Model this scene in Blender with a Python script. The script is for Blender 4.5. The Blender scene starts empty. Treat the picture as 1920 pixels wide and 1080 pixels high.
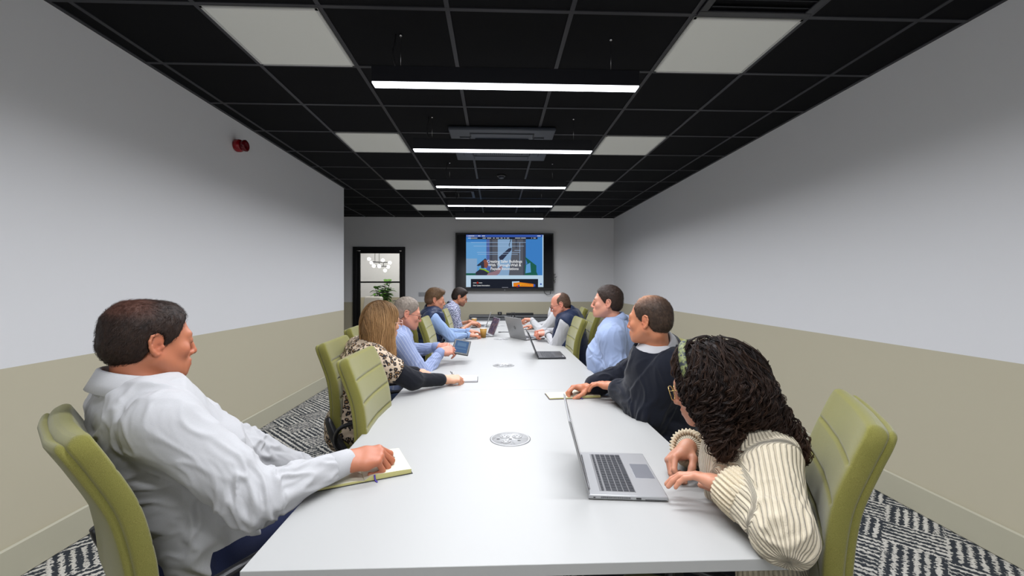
import bpy, bmesh, math, random
import numpy as np
from mathutils import Vector, Matrix
random.seed(7); np.random.seed(7)
SC = bpy.context.scene
COL = SC.collection
PI = math.pi
# ------------------------------------------------------------------ camera geometry (1920x1080)
F = 811.0; CAMZ = 1.35; YAW = math.atan2(30, F); HY = 532.0
def X_at(px, Y):
    t = (px-960)/F; c, s = math.cos(YAW), math.sin(YAW)
    return Y*(t*c+s)/(c-t*s)
def Z_at(px, py, Y):
    X = X_at(px, Y); d = X*math.sin(YAW)+Y*math.cos(YAW)
    return CAMZ-(py-HY)/F*d
def on_plane(px, py, z):
    t = (px-960)/F; c, s = math.cos(YAW), math.sin(YAW)
    d = F*(CAMZ-z)/(py-HY)
    k = t*d
    return (k*c+d*s, -k*s+d*c)
# ------------------------------------------------------------------ tagging
def tag(o, label=None, cat=None, group=None, kind=None):
    if label: o['label'] = label
    if cat: o['category'] = cat
    if group: o['group'] = group
    if kind: o['kind'] = kind
    return o
def thing(name, label, cat, loc=(0,0,0), rotz=0, group=None):
    o = bpy.data.objects.new(name, None); COL.objects.link(o)
    o.location = loc; o.rotation_euler = (0, 0, rotz); o.empty_display_size = .1
    return tag(o, label, cat, group)
def link_mesh(name, me, parent=None):
    o = bpy.data.objects.new(name, me); COL.objects.link(o)
    if parent is not None: o.parent = parent
    return o
# ------------------------------------------------------------------ materials
def lin(c):
    return tuple((x/12.92 if x <= .04045 else ((x+.055)/1.055)**2.4) for x in c)
def rgb(r, g, b): return lin((r/255, g/255, b/255))
class N:
    def __init__(s, name):
        s.m = bpy.data.materials.new(name); s.m.use_nodes = True
        s.t = s.m.node_tree; s.n = s.t.nodes; s.l = s.t.links
        s.b = s.n['Principled BSDF']; s.out = s.n['Material Output']
    def new(s, ty, **kw):
        n = s.n.new(ty)
        for k, v in kw.items():
            if k in n.inputs.keys() if hasattr(n.inputs, 'keys') else False: n.inputs[k].default_value = v
            else: setattr(n, k, v)
        return n
    def link(s, a, b): s.l.new(a, b)
    def val(s, sock, v):
        if hasattr(v, 'is_output'): s.link(v, sock)
        else: sock.default_value = v
    def math(s, op, a, b=0.0, c=None, clamp=False):
        n = s.n.new('ShaderNodeMath'); n.operation = op; n.use_clamp = clamp
        s.val(n.inputs[0], a); s.val(n.inputs[1], b)
        if c is not None: s.val(n.inputs[2], c)
        return n.outputs[0]
    def mix(s, f, a, b):
        n = s.n.new('ShaderNodeMix'); n.data_type = 'RGBA'
        s.val(n.inputs[0], f)
        for k, v in ((6, a), (7, b)):
            if hasattr(v, 'is_output'): s.link(v, n.inputs[k])
            else: n.inputs[k].default_value = (*v[:3], 1)
        return n.outputs[2]
    def obj(s): return s.new('ShaderNodeTexCoord').outputs['Object']
    def sep(s, v):
        n = s.new('ShaderNodeSeparateXYZ'); s.link(v, n.inputs[0]); return n.outputs
    def mapping(s, v, scale=(1,1,1), rot=(0,0,0), loc=(0,0,0)):
        n = s.new('ShaderNodeMapping'); s.link(v, n.inputs[0])
        n.inputs['Scale'].default_value = scale; n.inputs['Rotation'].default_value = rot; n.inputs['Location'].default_value = loc
        return n.outputs[0]
    def noise(s, v, scale, detail=2, rough=.5, col=False):
        n = s.n.new('ShaderNodeTexNoise'); s.link(v, n.inputs['Vector'])
        n.inputs['Scale'].default_value = scale; n.inputs['Detail'].default_value = detail; n.inputs['Roughness'].default_value = rough
        return n.outputs[1 if col else 0]
    def ramp(s, f, pts, interp='LINEAR'):
        n = s.n.new('ShaderNodeValToRGB'); s.link(f, n.inputs[0]); e = n.color_ramp.elements
        n.color_ramp.interpolation = interp
        while len(e) < len(pts): e.new(.5)
        for q, (p, c) in zip(e, pts):
            q.position = p; q.color = (*c[:3], 1) if hasattr(c, '__len__') else (c, c, c, 1)
        return n.outputs[0]
    def bump(s, h, strength=.3, dist=.002):
        n = s.n.new('ShaderNodeBump'); s.link(h, n.inputs['Height'])
        n.inputs['Strength'].default_value = strength; n.inputs['Distance'].default_value = dist
        s.link(n.outputs[0], s.b.inputs['Normal']); return n
    def base(s, c):
        if hasattr(c, 'is_output'): s.link(c, s.b.inputs['Base Color'])
        else: s.b.inputs['Base Color'].default_value = (*c[:3], 1)
    def set(s, **kw):
        for k, v in kw.items(): s.b.inputs[k].default_value = v
        return s
def simple(name, c, rough=.6, metal=0., grain=0, gs=300, spec=None, emit=None, es=1.0, vary=0):
    m = N(name); m.base(c); m.set(Roughness=rough, Metallic=metal)
    if spec is not None: m.b.inputs['Specular IOR Level'].default_value = spec
    if emit is not None:
        m.b.inputs['Emission Color'].default_value = (*emit, 1); m.b.inputs['Emission Strength'].default_value = es
    if grain or vary:
        nz = m.noise(m.obj(), gs, 3)
        if grain: m.bump(nz, grain, .001)
        if vary:
            m.base(m.mix(m.ramp(nz, [(.3, 0.), (.7, 1.)]), tuple(x*(1-vary) for x in c), tuple(min(1, x*(1+vary)) for x in c)))
    return m.m
def emission(name, c, strength):
    m = bpy.data.materials.new(name); m.use_nodes = True; t = m.node_tree
    t.nodes.remove(t.nodes['Principled BSDF'])
    e = t.nodes.new('ShaderNodeEmission'); e.inputs[0].default_value = (*c, 1); e.inputs[1].default_value = strength
    t.links.new(e.outputs[0], t.nodes['Material Output'].inputs[0]); return m
# ------------------------------------------------------------------ mesh builder
class MB:
    def __init__(s): s.v = []; s.f = []; s.mi = []; s.sm = []
    def add(s, vs, fs, mi=0, smooth=False):
        o = len(s.v); s.v += [tuple(map(float, p)) for p in vs]
        for f in fs: s.f.append(tuple(i+o for i in f)); s.mi.append(mi); s.sm.append(smooth)
        return s
    def box(s, c, d, mi=0, M=None):
        x, y, z = (q/2 for q in d)
        vs = [Vector((sx*x, sy*y, sz*z)) for sz in (-1,1) for sy in (-1,1) for sx in (-1,1)]
        vs = [Vector(c)+(M@p if M is not None else p) for p in vs]
        return s.add(vs, [(0,2,3,1),(4,5,7,6),(0,1,5,4),(2,6,7,3),(0,4,6,2),(1,3,7,5)], mi)
    def rbox(s, c, d, r=.004, mi=0, M=None, seg=2):
        bm = bmesh.new(); bmesh.ops.create_cube(bm, size=1)
        for v in bm.verts: v.co = Vector((v.co.x*d[0], v.co.y*d[1], v.co.z*d[2]))
        bmesh.ops.bevel(bm, geom=list(bm.edges), offset=min(r, min(d)*.49), segments=seg, affect='EDGES', profile=.5)
        big = sorted((f.calc_area() for f in bm.faces), reverse=True)[:6][-1]
        bm.verts.index_update(); vs = [Vector(c)+(M@v.co if M is not None else v.co) for v in bm.verts]; o = len(s.v); s.v += [tuple(p) for p in vs]
        for f in bm.faces: s.f.append(tuple(v.index+o for v in f.verts)); s.mi.append(mi); s.sm.append(f.calc_area() < big*.999)
        bm.free(); return s
    def bm(s, bm, c=(0,0,0), M=None, mi=0, smooth=True):
        bm.verts.index_update()
        vs = [Vector(c)+(M@v.co if M is not None else v.co) for v in bm.verts]
        s.add(vs, [[v.index for v in f.verts] for f in bm.faces], mi, smooth); bm.free(); return s
    def prism(s, pts, z0, z1, mi=0, M=None, c=(0,0,0), smooth=False):
        n = len(pts); vs = [Vector((p[0], p[1], z0)) for p in pts]+[Vector((p[0], p[1], z1)) for p in pts]
        vs = [Vector(c)+(M@p if M is not None else p) for p in vs]
        s.add(vs, [tuple(range(n))[::-1], tuple(range(n, 2*n))], mi)
        s.add(vs, [(i, (i+1)%n, n+(i+1)%n, n+i) for i in range(n)], mi, smooth); return s
    def cyl(s, a, b, ra, rb=None, n=16, mi=0, caps=True):
        return s.tube([a, b], [ra, ra if rb is None else rb], n, mi, caps)
    def tube(s, path, rad, n=8, mi=0, caps=True, flat=None, up=None):
        P = [Vector(p) for p in path]; m = len(P)
        if not hasattr(rad, '__len__'): rad = [rad]*m
        vs = []; prev = None
        for i, p in enumerate(P):
            t = (P[min(i+1, m-1)]-P[max(i-1, 0)])
            if t.length < 1e-9: t = Vector((0,0,1))
            t.normalize()
            if up is not None: a = Vector(up)
            elif prev is None: a = Vector((0,0,1)) if abs(t.z) < .9 else Vector((1,0,0))
            else: a = prev
            u = a-t*a.dot(t)
            if u.length < 1e-6: u = Vector((1,0,0))-t*t.x
            u.normalize(); w = t.cross(u); prev = u
            fl = flat or 1
            for k in range(n):
                q = 2*PI*k/n; vs.append(p+u*(math.cos(q)*rad[i]*fl)+w*(math.sin(q)*rad[i]))
        fs = [(i*n+k, i*n+(k+1)%n, (i+1)*n+(k+1)%n, (i+1)*n+k) for i in range(m-1) for k in range(n)]
        s.add(vs, fs, mi, True)
        if caps: s.add(vs, [tuple(range(n))[::-1], tuple(range((m-1)*n, m*n))], mi)
        return s
    def lathe(s, prof, n=24, c=(0,0,0), mi=0, M=None, smooth=True):
        vs = []; m = len(prof)
        for r, z in prof:
            for k in range(n):
                p = Vector((r*math.cos(2*PI*k/n), r*math.sin(2*PI*k/n), z)); vs.append(Vector(c)+(M@p if M is not None else p))
        fs = [(i*n+k, i*n+(k+1)%n, (i+1)*n+(k+1)%n, (i+1)*n+k) for i in range(m-1) for k in range(n)]
        s.add(vs, fs, mi, smooth)
        s.add(vs, [tuple(range(n))[::-1], tuple(range((m-1)*n, m*n))], mi); return s
    def sphere(s, c, r, n=16, mi=0, sc=(1,1,1), M=None):
        bm = bmesh.new(); bmesh.ops.create_uvsphere(bm, u_segments=n, v_segments=max(6, n//2), radius=r)
        for v in bm.verts: v.co = Vector((v.co.x*sc[0], v.co.y*sc[1], v.co.z*sc[2]))
        return s.bm(bm, c, M, mi)
    def grid(s, G, mi=0, smooth=True, closed_u=False):
        nu, nv = len(G), len(G[0]); vs = [p for r in G for p in r]; fs = []
        for i in range(nu-(0 if closed_u else 1)):
            for j in range(nv-1):
                a = i*nv+j; b = ((i+1)%nu)*nv+j; fs.append((a, b, b+1, a+1))
        return s.add(vs, fs, mi, smooth)
    def build(s, name, mats, parent=None, fix=True):
        me = bpy.data.meshes.new(name); me.from_pydata(s.v, [], s.f)
        if not isinstance(mats, (list, tuple)): mats = [mats]
        for m in mats: me.materials.append(m)
        me.polygons.foreach_set('material_index', s.mi); me.polygons.foreach_set('use_smooth', s.sm)
        if fix:
            bm = bmesh.new(); bm.from_mesh(me); bmesh.ops.remove_doubles(bm, verts=bm.verts, dist=1e-6)
            bmesh.ops.recalc_face_normals(bm, faces=bm.faces); bm.to_mesh(me); bm.free()
        me.update(); return link_mesh(name, me, parent)
def copy_tree(o, parent=None):
    c = o.copy(); COL.objects.link(c)
    if parent is not None: c.parent = parent
    for ch in list(o.children): copy_tree(ch, c)
    return c
def text_obj(name, body, size, loc, rot, m, parent=None, align='CENTER', ext=.0005, yscale=1.0):
    cu = bpy.data.curves.new(name, 'FONT'); cu.body = body; cu.size = size; cu.align_x = align; cu.align_y = 'CENTER'
    cu.offset = size*.018; cu.extrude = ext; cu.resolution_u = 2; cu.materials.append(m)
    o = bpy.data.objects.new(name, cu); me = bpy.data.meshes.new_from_object(o); bpy.data.objects.remove(o)
    o = bpy.data.objects.new(name, me); COL.objects.link(o); o.location = loc; o.rotation_euler = rot
    if parent is not None: o.parent = parent
    return o
# ------------------------------------------------------------------ signed distance figures
_R = np.random.RandomState(3).rand(32, 32, 32).astype(np.float32)
def vnoise(p):
    q = np.floor(p).astype(np.int32); f = p-q; f = f*f*(3-2*f); q &= 31; q1 = (q+1) & 31
    x0, y0, z0 = q[:, 0], q[:, 1], q[:, 2]; x1, y1, z1 = q1[:, 0], q1[:, 1], q1[:, 2]
    fx, fy, fz = f[:, 0], f[:, 1], f[:, 2]
    def L(a, b, t): return a+(b-a)*t
    return L(L(L(_R[x0,y0,z0], _R[x1,y0,z0], fx), L(_R[x0,y1,z0], _R[x1,y1,z0], fx), fy),
             L(L(_R[x0,y0,z1], _R[x1,y0,z1], fx), L(_R[x0,y1,z1], _R[x1,y1,z1], fx), fy), fz)*2-1
def A(v): return np.array(v, dtype=np.float32)
class RC:                                   # tapered capsule, optionally squashed along an axis
    def __init__(s, a, b, ra, rb, n=None, sq=1.0):
        s.n = None if n is None else A(n)/np.linalg.norm(n); s.sq = sq
        s.a = A(a); s.ra = ra; s.rb = rb; s.b = A(b)
        s.bb = s.b-s.a
        if s.n is not None: s.bb = s.bb+(sq-1)*np.dot(s.bb, s.n)*s.n
        s.L2 = max(float(np.dot(s.bb, s.bb)), 1e-12)
    def __call__(s, p):
        q = p-s.a
        if s.n is not None: q = q+((s.sq-1)*(q@s.n))[:, None]*s.n
        t = np.clip(q@s.bb/s.L2, 0, 1)
        d = np.linalg.norm(q-t[:, None]*s.bb, axis=1)-(s.ra+(s.rb-s.ra)*t)
        return d
class EL:                                   # ellipsoid with a rotation
    def __init__(s, c, r, R=None):
        s.c = A(c); s.r = A(r); s.R = None if R is None else A(R)
    def __call__(s, p):
        q = p-s.c
        if s.R is not None: q = q@s.R
        k0 = np.linalg.norm(q/s.r, axis=1); k1 = np.linalg.norm(q/(s.r*s.r), axis=1)+1e-9
        return k0*(k0-1)/k1
class PL:                                   # half space, inside where (p-c).n < 0
    def __init__(s, c, n): s.c = A(c); s.n = A(n)/np.linalg.norm(n)
    def __call__(s, p): return (p-s.c)@s.n
class FN:
    def __init__(s, f): s.f = f
    def __call__(s, p): return s.f(p)
def smin(a, b, k):
    if k <= 0: return np.minimum(a, b)
    h = np.maximum(k-np.abs(a-b), 0)/k
    return np.minimum(a, b)-h*h*k*.25
class SDF:
    def __init__(s): s.ops = []
    def u(s, prim, k=.02): s.ops.append(('u', k, prim)); return s
    def sub(s, prim, k=.01): s.ops.append(('s', k, prim)); return s
    def i(s, prim, k=.004): s.ops.append(('i', k, prim)); return s
    def run(s, p, use=None):
        F_ = np.full(len(p), 1.0, np.float32)
        for j, (o, k, pr) in enumerate(s.ops):
            if use is not None and not use[j]: continue
            d = pr(p)
            if o == 'u': F_ = smin(F_, d, k)
            elif o == 's': F_ = -smin(-F_, d, k)
            else: F_ = -smin(-F_, -d, k)
        return F_
    def mesh(s, lo, hi, h):
        B = 12; lo = A(lo); n = np.ceil((A(hi)-lo)/(h*B)).astype(int)*B; nb = n//B
        G = np.full(n+1, 1.0, np.float32)
        c = np.stack(np.meshgrid(*[np.arange(k) for k in nb], indexing='ij'), -1).reshape(-1, 3)
        cen = lo+(c*B+B/2)*h; R = h*(B/2)*1.7321*1.35+h
        DC = []; F_ = np.full(len(cen), 1.0, np.float32)
        for o, k, pr in s.ops:
            d = pr(cen.astype(np.float32)); DC.append(d)
            if o == 'u': F_ = smin(F_, d, k)
            elif o == 's': F_ = -smin(-F_, d, k)
            else: F_ = -smin(-F_, -d, k)
        DC = np.array(DC); ar = np.arange(B+1)
        off = np.stack(np.meshgrid(ar, ar, ar, indexing='ij'), -1).reshape(-1, 3).astype(np.float32)*h
        for m in range(len(c)):
            i, j, k = c[m]*B; f = F_[m]
            if abs(f) > R+.03:
                if f < 0: G[i:i+B+1, j:j+B+1, k:k+B+1] = np.minimum(G[i:i+B+1, j:j+B+1, k:k+B+1], -1.0)
                continue
            use = [(o != 'u') or (DC[q, m] < max(f, 0)+2*R+kk) for q, (o, kk, _) in enumerate(s.ops)]
            for q, (o, kk, _) in enumerate(s.ops):
                if o == 's' and DC[q, m] > R+kk+.02: use[q] = False
            g = s.run(lo+c[m].astype(np.float32)*B*h+off, use).reshape(B+1, B+1, B+1)
            G[i:i+B+1, j:j+B+1, k:k+B+1] = g
        G[0] = G[-1] = 1; G[:, 0] = G[:, -1] = 1; G[:, :, 0] = G[:, :, -1] = 1
        return surface_nets(G, lo, h)
def surface_nets(G, lo, h):
    S = G < 0; n = np.array(G.shape)
    cs = [S[dx:n[0]-1+dx, dy:n[1]-1+dy, dz:n[2]-1+dz] for dx in (0,1) for dy in (0,1) for dz in (0,1)]
    allin = cs[0].copy(); anyin = cs[0].copy()
    for c in cs[1:]: allin &= c; anyin |= c
    act = anyin & ~allin
    I = np.argwhere(act); idx = np.full(act.shape, -1, np.int64); idx[act] = np.arange(len(I))
    pos = np.zeros((len(I), 3)); cnt = np.zeros(len(I))
    O = np.array([(dx, dy, dz) for dx in (0,1) for dy in (0,1) for dz in (0,1)])
    val = [G[I[:, 0]+o[0], I[:, 1]+o[1], I[:, 2]+o[2]] for o in O]
    for a in range(8):
        for b in range(a+1, 8):
            if np.abs(O[a]-O[b]).sum() != 1: continue
            va, vb = val[a], val[b]; cr = (va < 0) != (vb < 0)
            t = np.where(cr, va/(va-vb+1e-20), 0)
            pos[cr] += O[a]+t[cr, None]*(O[b]-O[a]); cnt += cr
    V = (I+pos/cnt[:, None])*h+np.asarray(lo)
    Q = []
    for ax in range(3):
        u, v = [(1, 2), (2, 0), (0, 1)][ax]
        sl0 = [slice(None)]*3; sl1 = [slice(None)]*3; sl0[ax] = slice(0, -1); sl1[ax] = slice(1, None)
        for q in (u, v): sl0[q] = slice(1, -1); sl1[q] = slice(1, -1)
        a = S[tuple(sl0)]; b = S[tuple(sl1)]
        for cond, flip in ((a & ~b, False), (~a & b, True)):
            P = np.argwhere(cond)
            if not len(P): continue
            P = P.copy(); P[:, u] += 1; P[:, v] += 1
            def g(du, dv):
                R_ = P.copy(); R_[:, u] += du; R_[:, v] += dv; return idx[R_[:, 0], R_[:, 1], R_[:, 2]]
            q = np.stack([g(-1,-1), g(0,-1), g(0,0), g(-1,0)], 1)
            Q.append(q[:, ::-1] if flip else q)
    return V, np.concatenate(Q)
def np_mesh(name, V, Q, mats, parent=None, attrs=None):
    me = bpy.data.meshes.new(name)
    me.vertices.add(len(V)); me.vertices.foreach_set('co', V.astype(np.float32).ravel())
    me.loops.add(Q.size); me.loops.foreach_set('vertex_index', Q.ravel().astype(np.int32))
    k = Q.shape[1]
    me.polygons.add(len(Q)); me.polygons.foreach_set('loop_start', np.arange(0, Q.size, k, dtype=np.int32))
    me.polygons.foreach_set('use_smooth', np.ones(len(Q), dtype=bool))
    if not isinstance(mats, (list, tuple)): mats = [mats]
    for m in mats: me.materials.append(m)
    me.update(calc_edges=True)
    for nm, arr in (attrs or {}).items():
        if arr.ndim == 1:
            a = me.attributes.new(nm, 'FLOAT', 'POINT'); a.data.foreach_set('value', arr.astype(np.float32))
        elif nm == 'Col':
            a = me.color_attributes.new(nm, 'FLOAT_COLOR', 'POINT')
            a.data.foreach_set('color', np.concatenate([arr, np.ones((len(arr), 1))], 1).astype(np.float32).ravel())
        else:
            a = me.attributes.new(nm, 'FLOAT_VECTOR', 'POINT'); a.data.foreach_set('vector', arr.astype(np.float32).ravel())
    return link_mesh(name, me, parent)
def vnormals(V, Q):
    fn = np.cross(V[Q[:, 2]]-V[Q[:, 0]], V[Q[:, 3]]-V[Q[:, 1]]); n = np.zeros_like(V)
    for k in range(4): np.add.at(n, Q[:, k], fn)
    return n/(np.linalg.norm(n, axis=1)[:, None]+1e-12)
# ------------------------------------------------------------------ people
def nrm(v): v = np.asarray(v, float); return v/np.linalg.norm(v)
def hd(a): a = math.radians(a); return np.array([math.sin(a), math.cos(a), 0.])
def ss(x, a, b):
    t = np.clip((x-a)/(b-a), 0, 1); return t*t*(3-2*t)
def ik(S, W, l1, l2, pole):
    S, W = np.asarray(S, float), np.asarray(W, float); d = W-S; L = np.linalg.norm(d)
    if L > (l1+l2)*.998: s = L/((l1+l2)*.998); l1 *= s; l2 *= s
    a = (l1*l1-l2*l2+L*L)/(2*L); h = math.sqrt(max(l1*l1-a*a, 0)); u = d/L
    p = np.asarray(pole, float); p = p-u*np.dot(p, u); p = nrm(p)
    return S+u*a+p*h
CURL = {'flat': [(6,10,6)]*4, 'typing': [(22,34,20),(20,36,22),(22,38,24),(26,38,24)], 'relaxed': [(28,40,24),(34,46,28),(40,50,30),(44,52,30)],
        'fist': [(62,88,50),(66,92,52),(70,92,52),(74,92,52)], 'pen': [(38,44,20),(48,58,34),(60,80,44),(66,84,46)], 'hold': [(30,30,18),(34,34,20),(38,38,22),(42,40,24)],
        'loose': [(38,52,30),(46,60,34),(54,66,36),(60,68,38)], 'rest': [(14,20,12),(15,24,14),(18,26,14),(22,26,14)]}
def add_hand(sd, W, d, n, side, pose, s=1.0):
    W = np.asarray(W, float); d = nrm(d); n = np.asarray(n, float); n = nrm(n-d*np.dot(n, d)); t = side*np.cross(d, n)
    ks = [(.088, .030), (.092, .0105), (.087, -.0095), (.078, -.028)]
    ph = [(.041,.025,.021), (.045,.029,.022), (.042,.027,.021), (.033,.020,.018)]
    rr = [(.0095,.0085,.0075), (.0097,.0087,.0077), (.0092,.0082,.0074), (.0082,.0073,.0066)]
    tips = []
    for (kd, kt), P3, r3, c3 in zip(ks, ph, rr, CURL[pose]):
        K = W+s*(kd*d+kt*t)-n*.003*s
        sd.u(RC(W+s*(.006*d+kt*.55*t), W+s*(kd*.6*d+kt*.95*t), .017*s, .0135*s), .02*s)
        sd.u(RC(W+s*(kd*.6*d+kt*.95*t), K, .0135*s, .0108*s), .012*s)
        a = 0; p = K; sp = kt*1.6
        for L, r, c in zip(P3, r3, c3):
            a += math.radians(c); q = nrm(math.cos(a)*d+math.sin(a)*n+sp*t*math.cos(a))
            e = p+q*L*s; sd.u(RC(p, e, r*s*1.03, r*s*.93), .0035*s); p = e
        tips.append(p)
    B = W+s*(.018*d+.022*t+.008*n)
    if pose in ('pen', 'hold'): dirs = [(.62,.55,.55), (.85,.1,.5), (.9,-.25,.35)]
    elif pose in ('fist', 'loose', 'relaxed'): dirs = [(.62,.55,.5), (.85,.12,.5), (.9,-.2,.4)]
    else: dirs = [(.62,.72,.25), (.85,.5,.15), (.95,.25,.1)]
    p = B; sd.u(RC(W+s*(.008*d+.012*t), W+s*(.045*d+.026*t+.008*n), .015*s, .014*s), .02*s)
    for L, r, (x, y, z) in zip((.042,.033,.027), ((.0145,.012),(.0112,.0102),(.0102,.0082)), dirs):
        e = p+nrm(x*d+y*t+z*n)*L*s; sd.u(RC(p, e, r[0]*s, r[1]*s), .008*s); p = e
    tips.append(p)
    return tips, (d, n, t)

SKIN = None
def skin_material():
    m = N('skin'); at = m.new('ShaderNodeAttribute'); at.attribute_name = 'Col'
    nz = m.noise(m.obj(), 90, 4, .6); nz2 = m.noise(m.obj(), 700, 2)
    c = m.mix(m.math('MULTIPLY', nz, .35), at.outputs['Color'], m.mix(.30, at.outputs['Color'], (.50, .18, .10)))
    m.base(c); m.set(Roughness=.48); m.b.inputs['Subsurface Weight'].default_value = .12
    m.b.inputs['Subsurface Radius'].default_value = (.012, .004, .002); m.b.inputs['Subsurface Scale'].default_value = .6
    m.bump(nz2, .18, .0008); return m.m
def hair_material():
    m = N('hair'); at = m.new('ShaderNodeAttribute'); at.attribute_name = 'Col'
    m.base(at.outputs['Color']); m.set(Roughness=.5); m.b.inputs['Specular IOR Level'].default_value = .22
    nz = m.noise(m.mapping(m.obj(), (380, 380, 90)), 1, 3, .7); m.bump(nz, .8, .002); return m.m

def vsmooth(a, Q, it=3):
    a = a.astype(float); n = len(a); cnt = np.maximum(np.bincount(Q.ravel(), minlength=n), 1)
    for _ in range(it):
        f = a[Q].mean(1)
        if a.ndim == 1: a = np.bincount(Q.ravel(), np.repeat(f, 4), n)/cnt
        else: a = np.stack([np.bincount(Q.ravel(), np.repeat(f[:, c], 4), n)/cnt for c in range(a.shape[1])], 1)
    return a
class Head:
    def __init__(s, C, yaw, pitch=0, roll=0, sc=1.0):
        f = hd(yaw); r = np.array([f[1], -f[0], 0.]); u = np.array([0, 0, 1.])
        p = math.radians(pitch); f2 = f*math.cos(p)-u*math.sin(p); u2 = u*math.cos(p)+f*math.sin(p)
        q = math.radians(roll); r2 = r*math.cos(q)-u2*math.sin(q); u3 = u2*math.cos(q)+r*math.sin(q)
        s.R = np.stack([r2, f2, u3], 1); s.C = np.asarray(C, float); s.s = sc
    def w(s, x, y, z): return s.C+s.R@(np.array([x, y, z])*s.s)
    def loc(s, P): return ((P-s.C)@s.R)/s.s
    def el(s, c, r, tilt=None):
        R = s.R
        if tilt is not None: R = s.R@np.array(Matrix.Rotation(math.radians(tilt[1]), 3, tilt[0]))
        return EL(s.w(*c), np.array(r)*s.s, R)
    def rc(s, a, b, ra, rb): return RC(s.w(*a), s.w(*b), ra*s.s, rb*s.s)

def head_sdf(sd, H, jaw=1.0, nose=1.0, fem=False, chub=0.0):
    j = jaw
    sd.u(H.el((0, -.014, .034), (.0765, .0965, .083)), .02)
    sd.u(H.el((0, .030, -.022), (.061*j, .058, .078)), .03)
    sd.u(H.el((0, .037, -.072), (.046*j+chub*.4, .050, .034+chub)), .03)
    for x in (-1, 1):
        sd.u(H.rc((x*.056*j, -.005, -.045), (x*.026*j, .062, -.092), .020+chub*.5, .016), .03)
        sd.u(H.el((x*.040, .060, -.024), (.026, .022, .022)), .02)
    sd.u(H.el((0, .080, -.098), (.020*j, .0165, .016)), .022)
    sd.u(H.rc((-.036, .077, .020), (.036, .077, .020), .011, .011), .02)
    for x in (-1, 1): sd.sub(H.el((x*.031, .102, .001), (.018, .014, .011)), .014)
    sd.u(H.rc((0, .0915, .014), (0, .1085*nose, -.028), .0075, .0095), .010)
    sd.u(H.el((0, .1095*nose, -.035), (.0105, .0105, .0095)), .006)
    for x in (-1, 1): sd.u(H.el((x*.0125, .0985, -.038), (.0075, .010, .0075)), .006)
    sd.u(H.el((0, .083, -.068), (.029, .0180, .022)), .016)
    sd.u(H.rc((-.019, .0950, -.0605), (.019, .0950, -.0605), .0055, .0055), .005)
    sd.u(H.rc((-.015, .0945, -.0715), (.015, .0945, -.0720), .0068, .0068), .005)
    sd.sub(H.rc((-.024, .1025, -.0660), (.024, .1025, -.0660), .0028, .0028), .002)
    for x in (-1, 1):
        sd.u(H.el((x*.031, .0830, .0025), (.0165, .0118, .0125)), .004)
        sd.sub(H.el((x*.031, .0975, .0015), (.0130, .0090, .0056)), .002)
        ear = [(.006, -.004), (.010, .010), (.006, .024), (-.006, .031), (-.019, .026), (-.024, .011), (-.021, -.006), (-.013, -.020), (-.004, -.029), (.004, -.026)]
        X_ = [.076, .0765, .079, .083, .088, .0895, .088, .085, .082, .078]
        pt = [(x*a, y-.010, z-.004) for a, (y, z) in zip(X_, ear)]
        sd.u(H.rc((x*.070, -.010, .004), (x*.072, -.010, -.018), .012, .010), .006)
        sd.u(H.el((x*.0805, -.017, -.003), (.0035, .0165, .027)), .004)
        for q in range(len(pt)-1): sd.u(H.rc(pt[q], pt[q+1], .0040 if q < 7 else .0058, .0040 if q < 6 else .0058), .003)
        sd.u(H.rc((x*.0815, -.018, .014), (x*.0830, -.026, -.010), .0028, .0030), .003)
        sd.sub(H.el((x*.0850, -.008, -.008), (.0060, .0065, .0085)), .003)
        sd.u(H.el((x*.0795, .001, -.011), (.0050, .0045, .0065)), .003)

def region(front, nape=-.075, noise=.004):
    zs = [-.12, -.045, -.03, -.018, .0, .02, .04, .06, .08, .10, .13]
    def f(L):
        yf = np.interp(L[:, 2], zs, front)
        nz = vnoise((L*170).astype(np.float32))*noise
        a = (L[:, 1]-yf); b = (nape+.25*np.maximum(L[:, 1]+.08, 0))-L[:, 2]
        return np.maximum(a, b)+nz
    return f
#          nape    below   ear-lobe burn ear    temple
FULL = [-.06, -.035, -.030, -.022, .022, .030, .046, .066, .078, .08, .08]

def hair_short(H, root, h, col, front=FULL, th=(.009, .012, .010), top=None, col2=None, bald=None, length=.014, nst=3500, comb=(0, -.5, -.6), flat=0.0, fade=None):
    sd = SDF()
    sd.u(H.el((0, -.016, .036+th[2]*.3), (.0765+th[0], .0965+th[1]*.8, .083+th[2])), .01)
    if th[1] > 0: sd.u(H.el((0, -.035, -.015), (.066+th[0]*.8, .070+th[1], .062)), .03)
    if top: 
        for c, r in top: sd.u(H.el(c, r), .02)
    if flat: sd.i(PL(H.w(0, 0, flat), H.R[:, 2]), .02)
    rg = region(front)
    sd.i(FN(lambda p: (rg(H.loc(p))*H.s).astype(np.float32)), .008)
    for x in (-1, 1): sd.sub(H.el((x*.092, -.012, -.004), (.030, .0215, .0375)), .004)
    if bald: 
        for c, r in bald: sd.sub(H.el(c, r), .01)
    lo = H.C-.18; hi = H.C+.18
    V, Q = sd.mesh(lo, hi, h)
    L = H.loc(V); Nn = vnormals(V, Q)
    st = vnoise((L*np.array([420, 420, 60])).astype(np.float32))
    V = V+Nn*(st*.0012+vnoise((L*60).astype(np.float32))*.0016)[:, None]
    return _hair_finish(H, root, V, Q, Nn, L, col, col2, length, nst, comb, fade)
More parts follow.
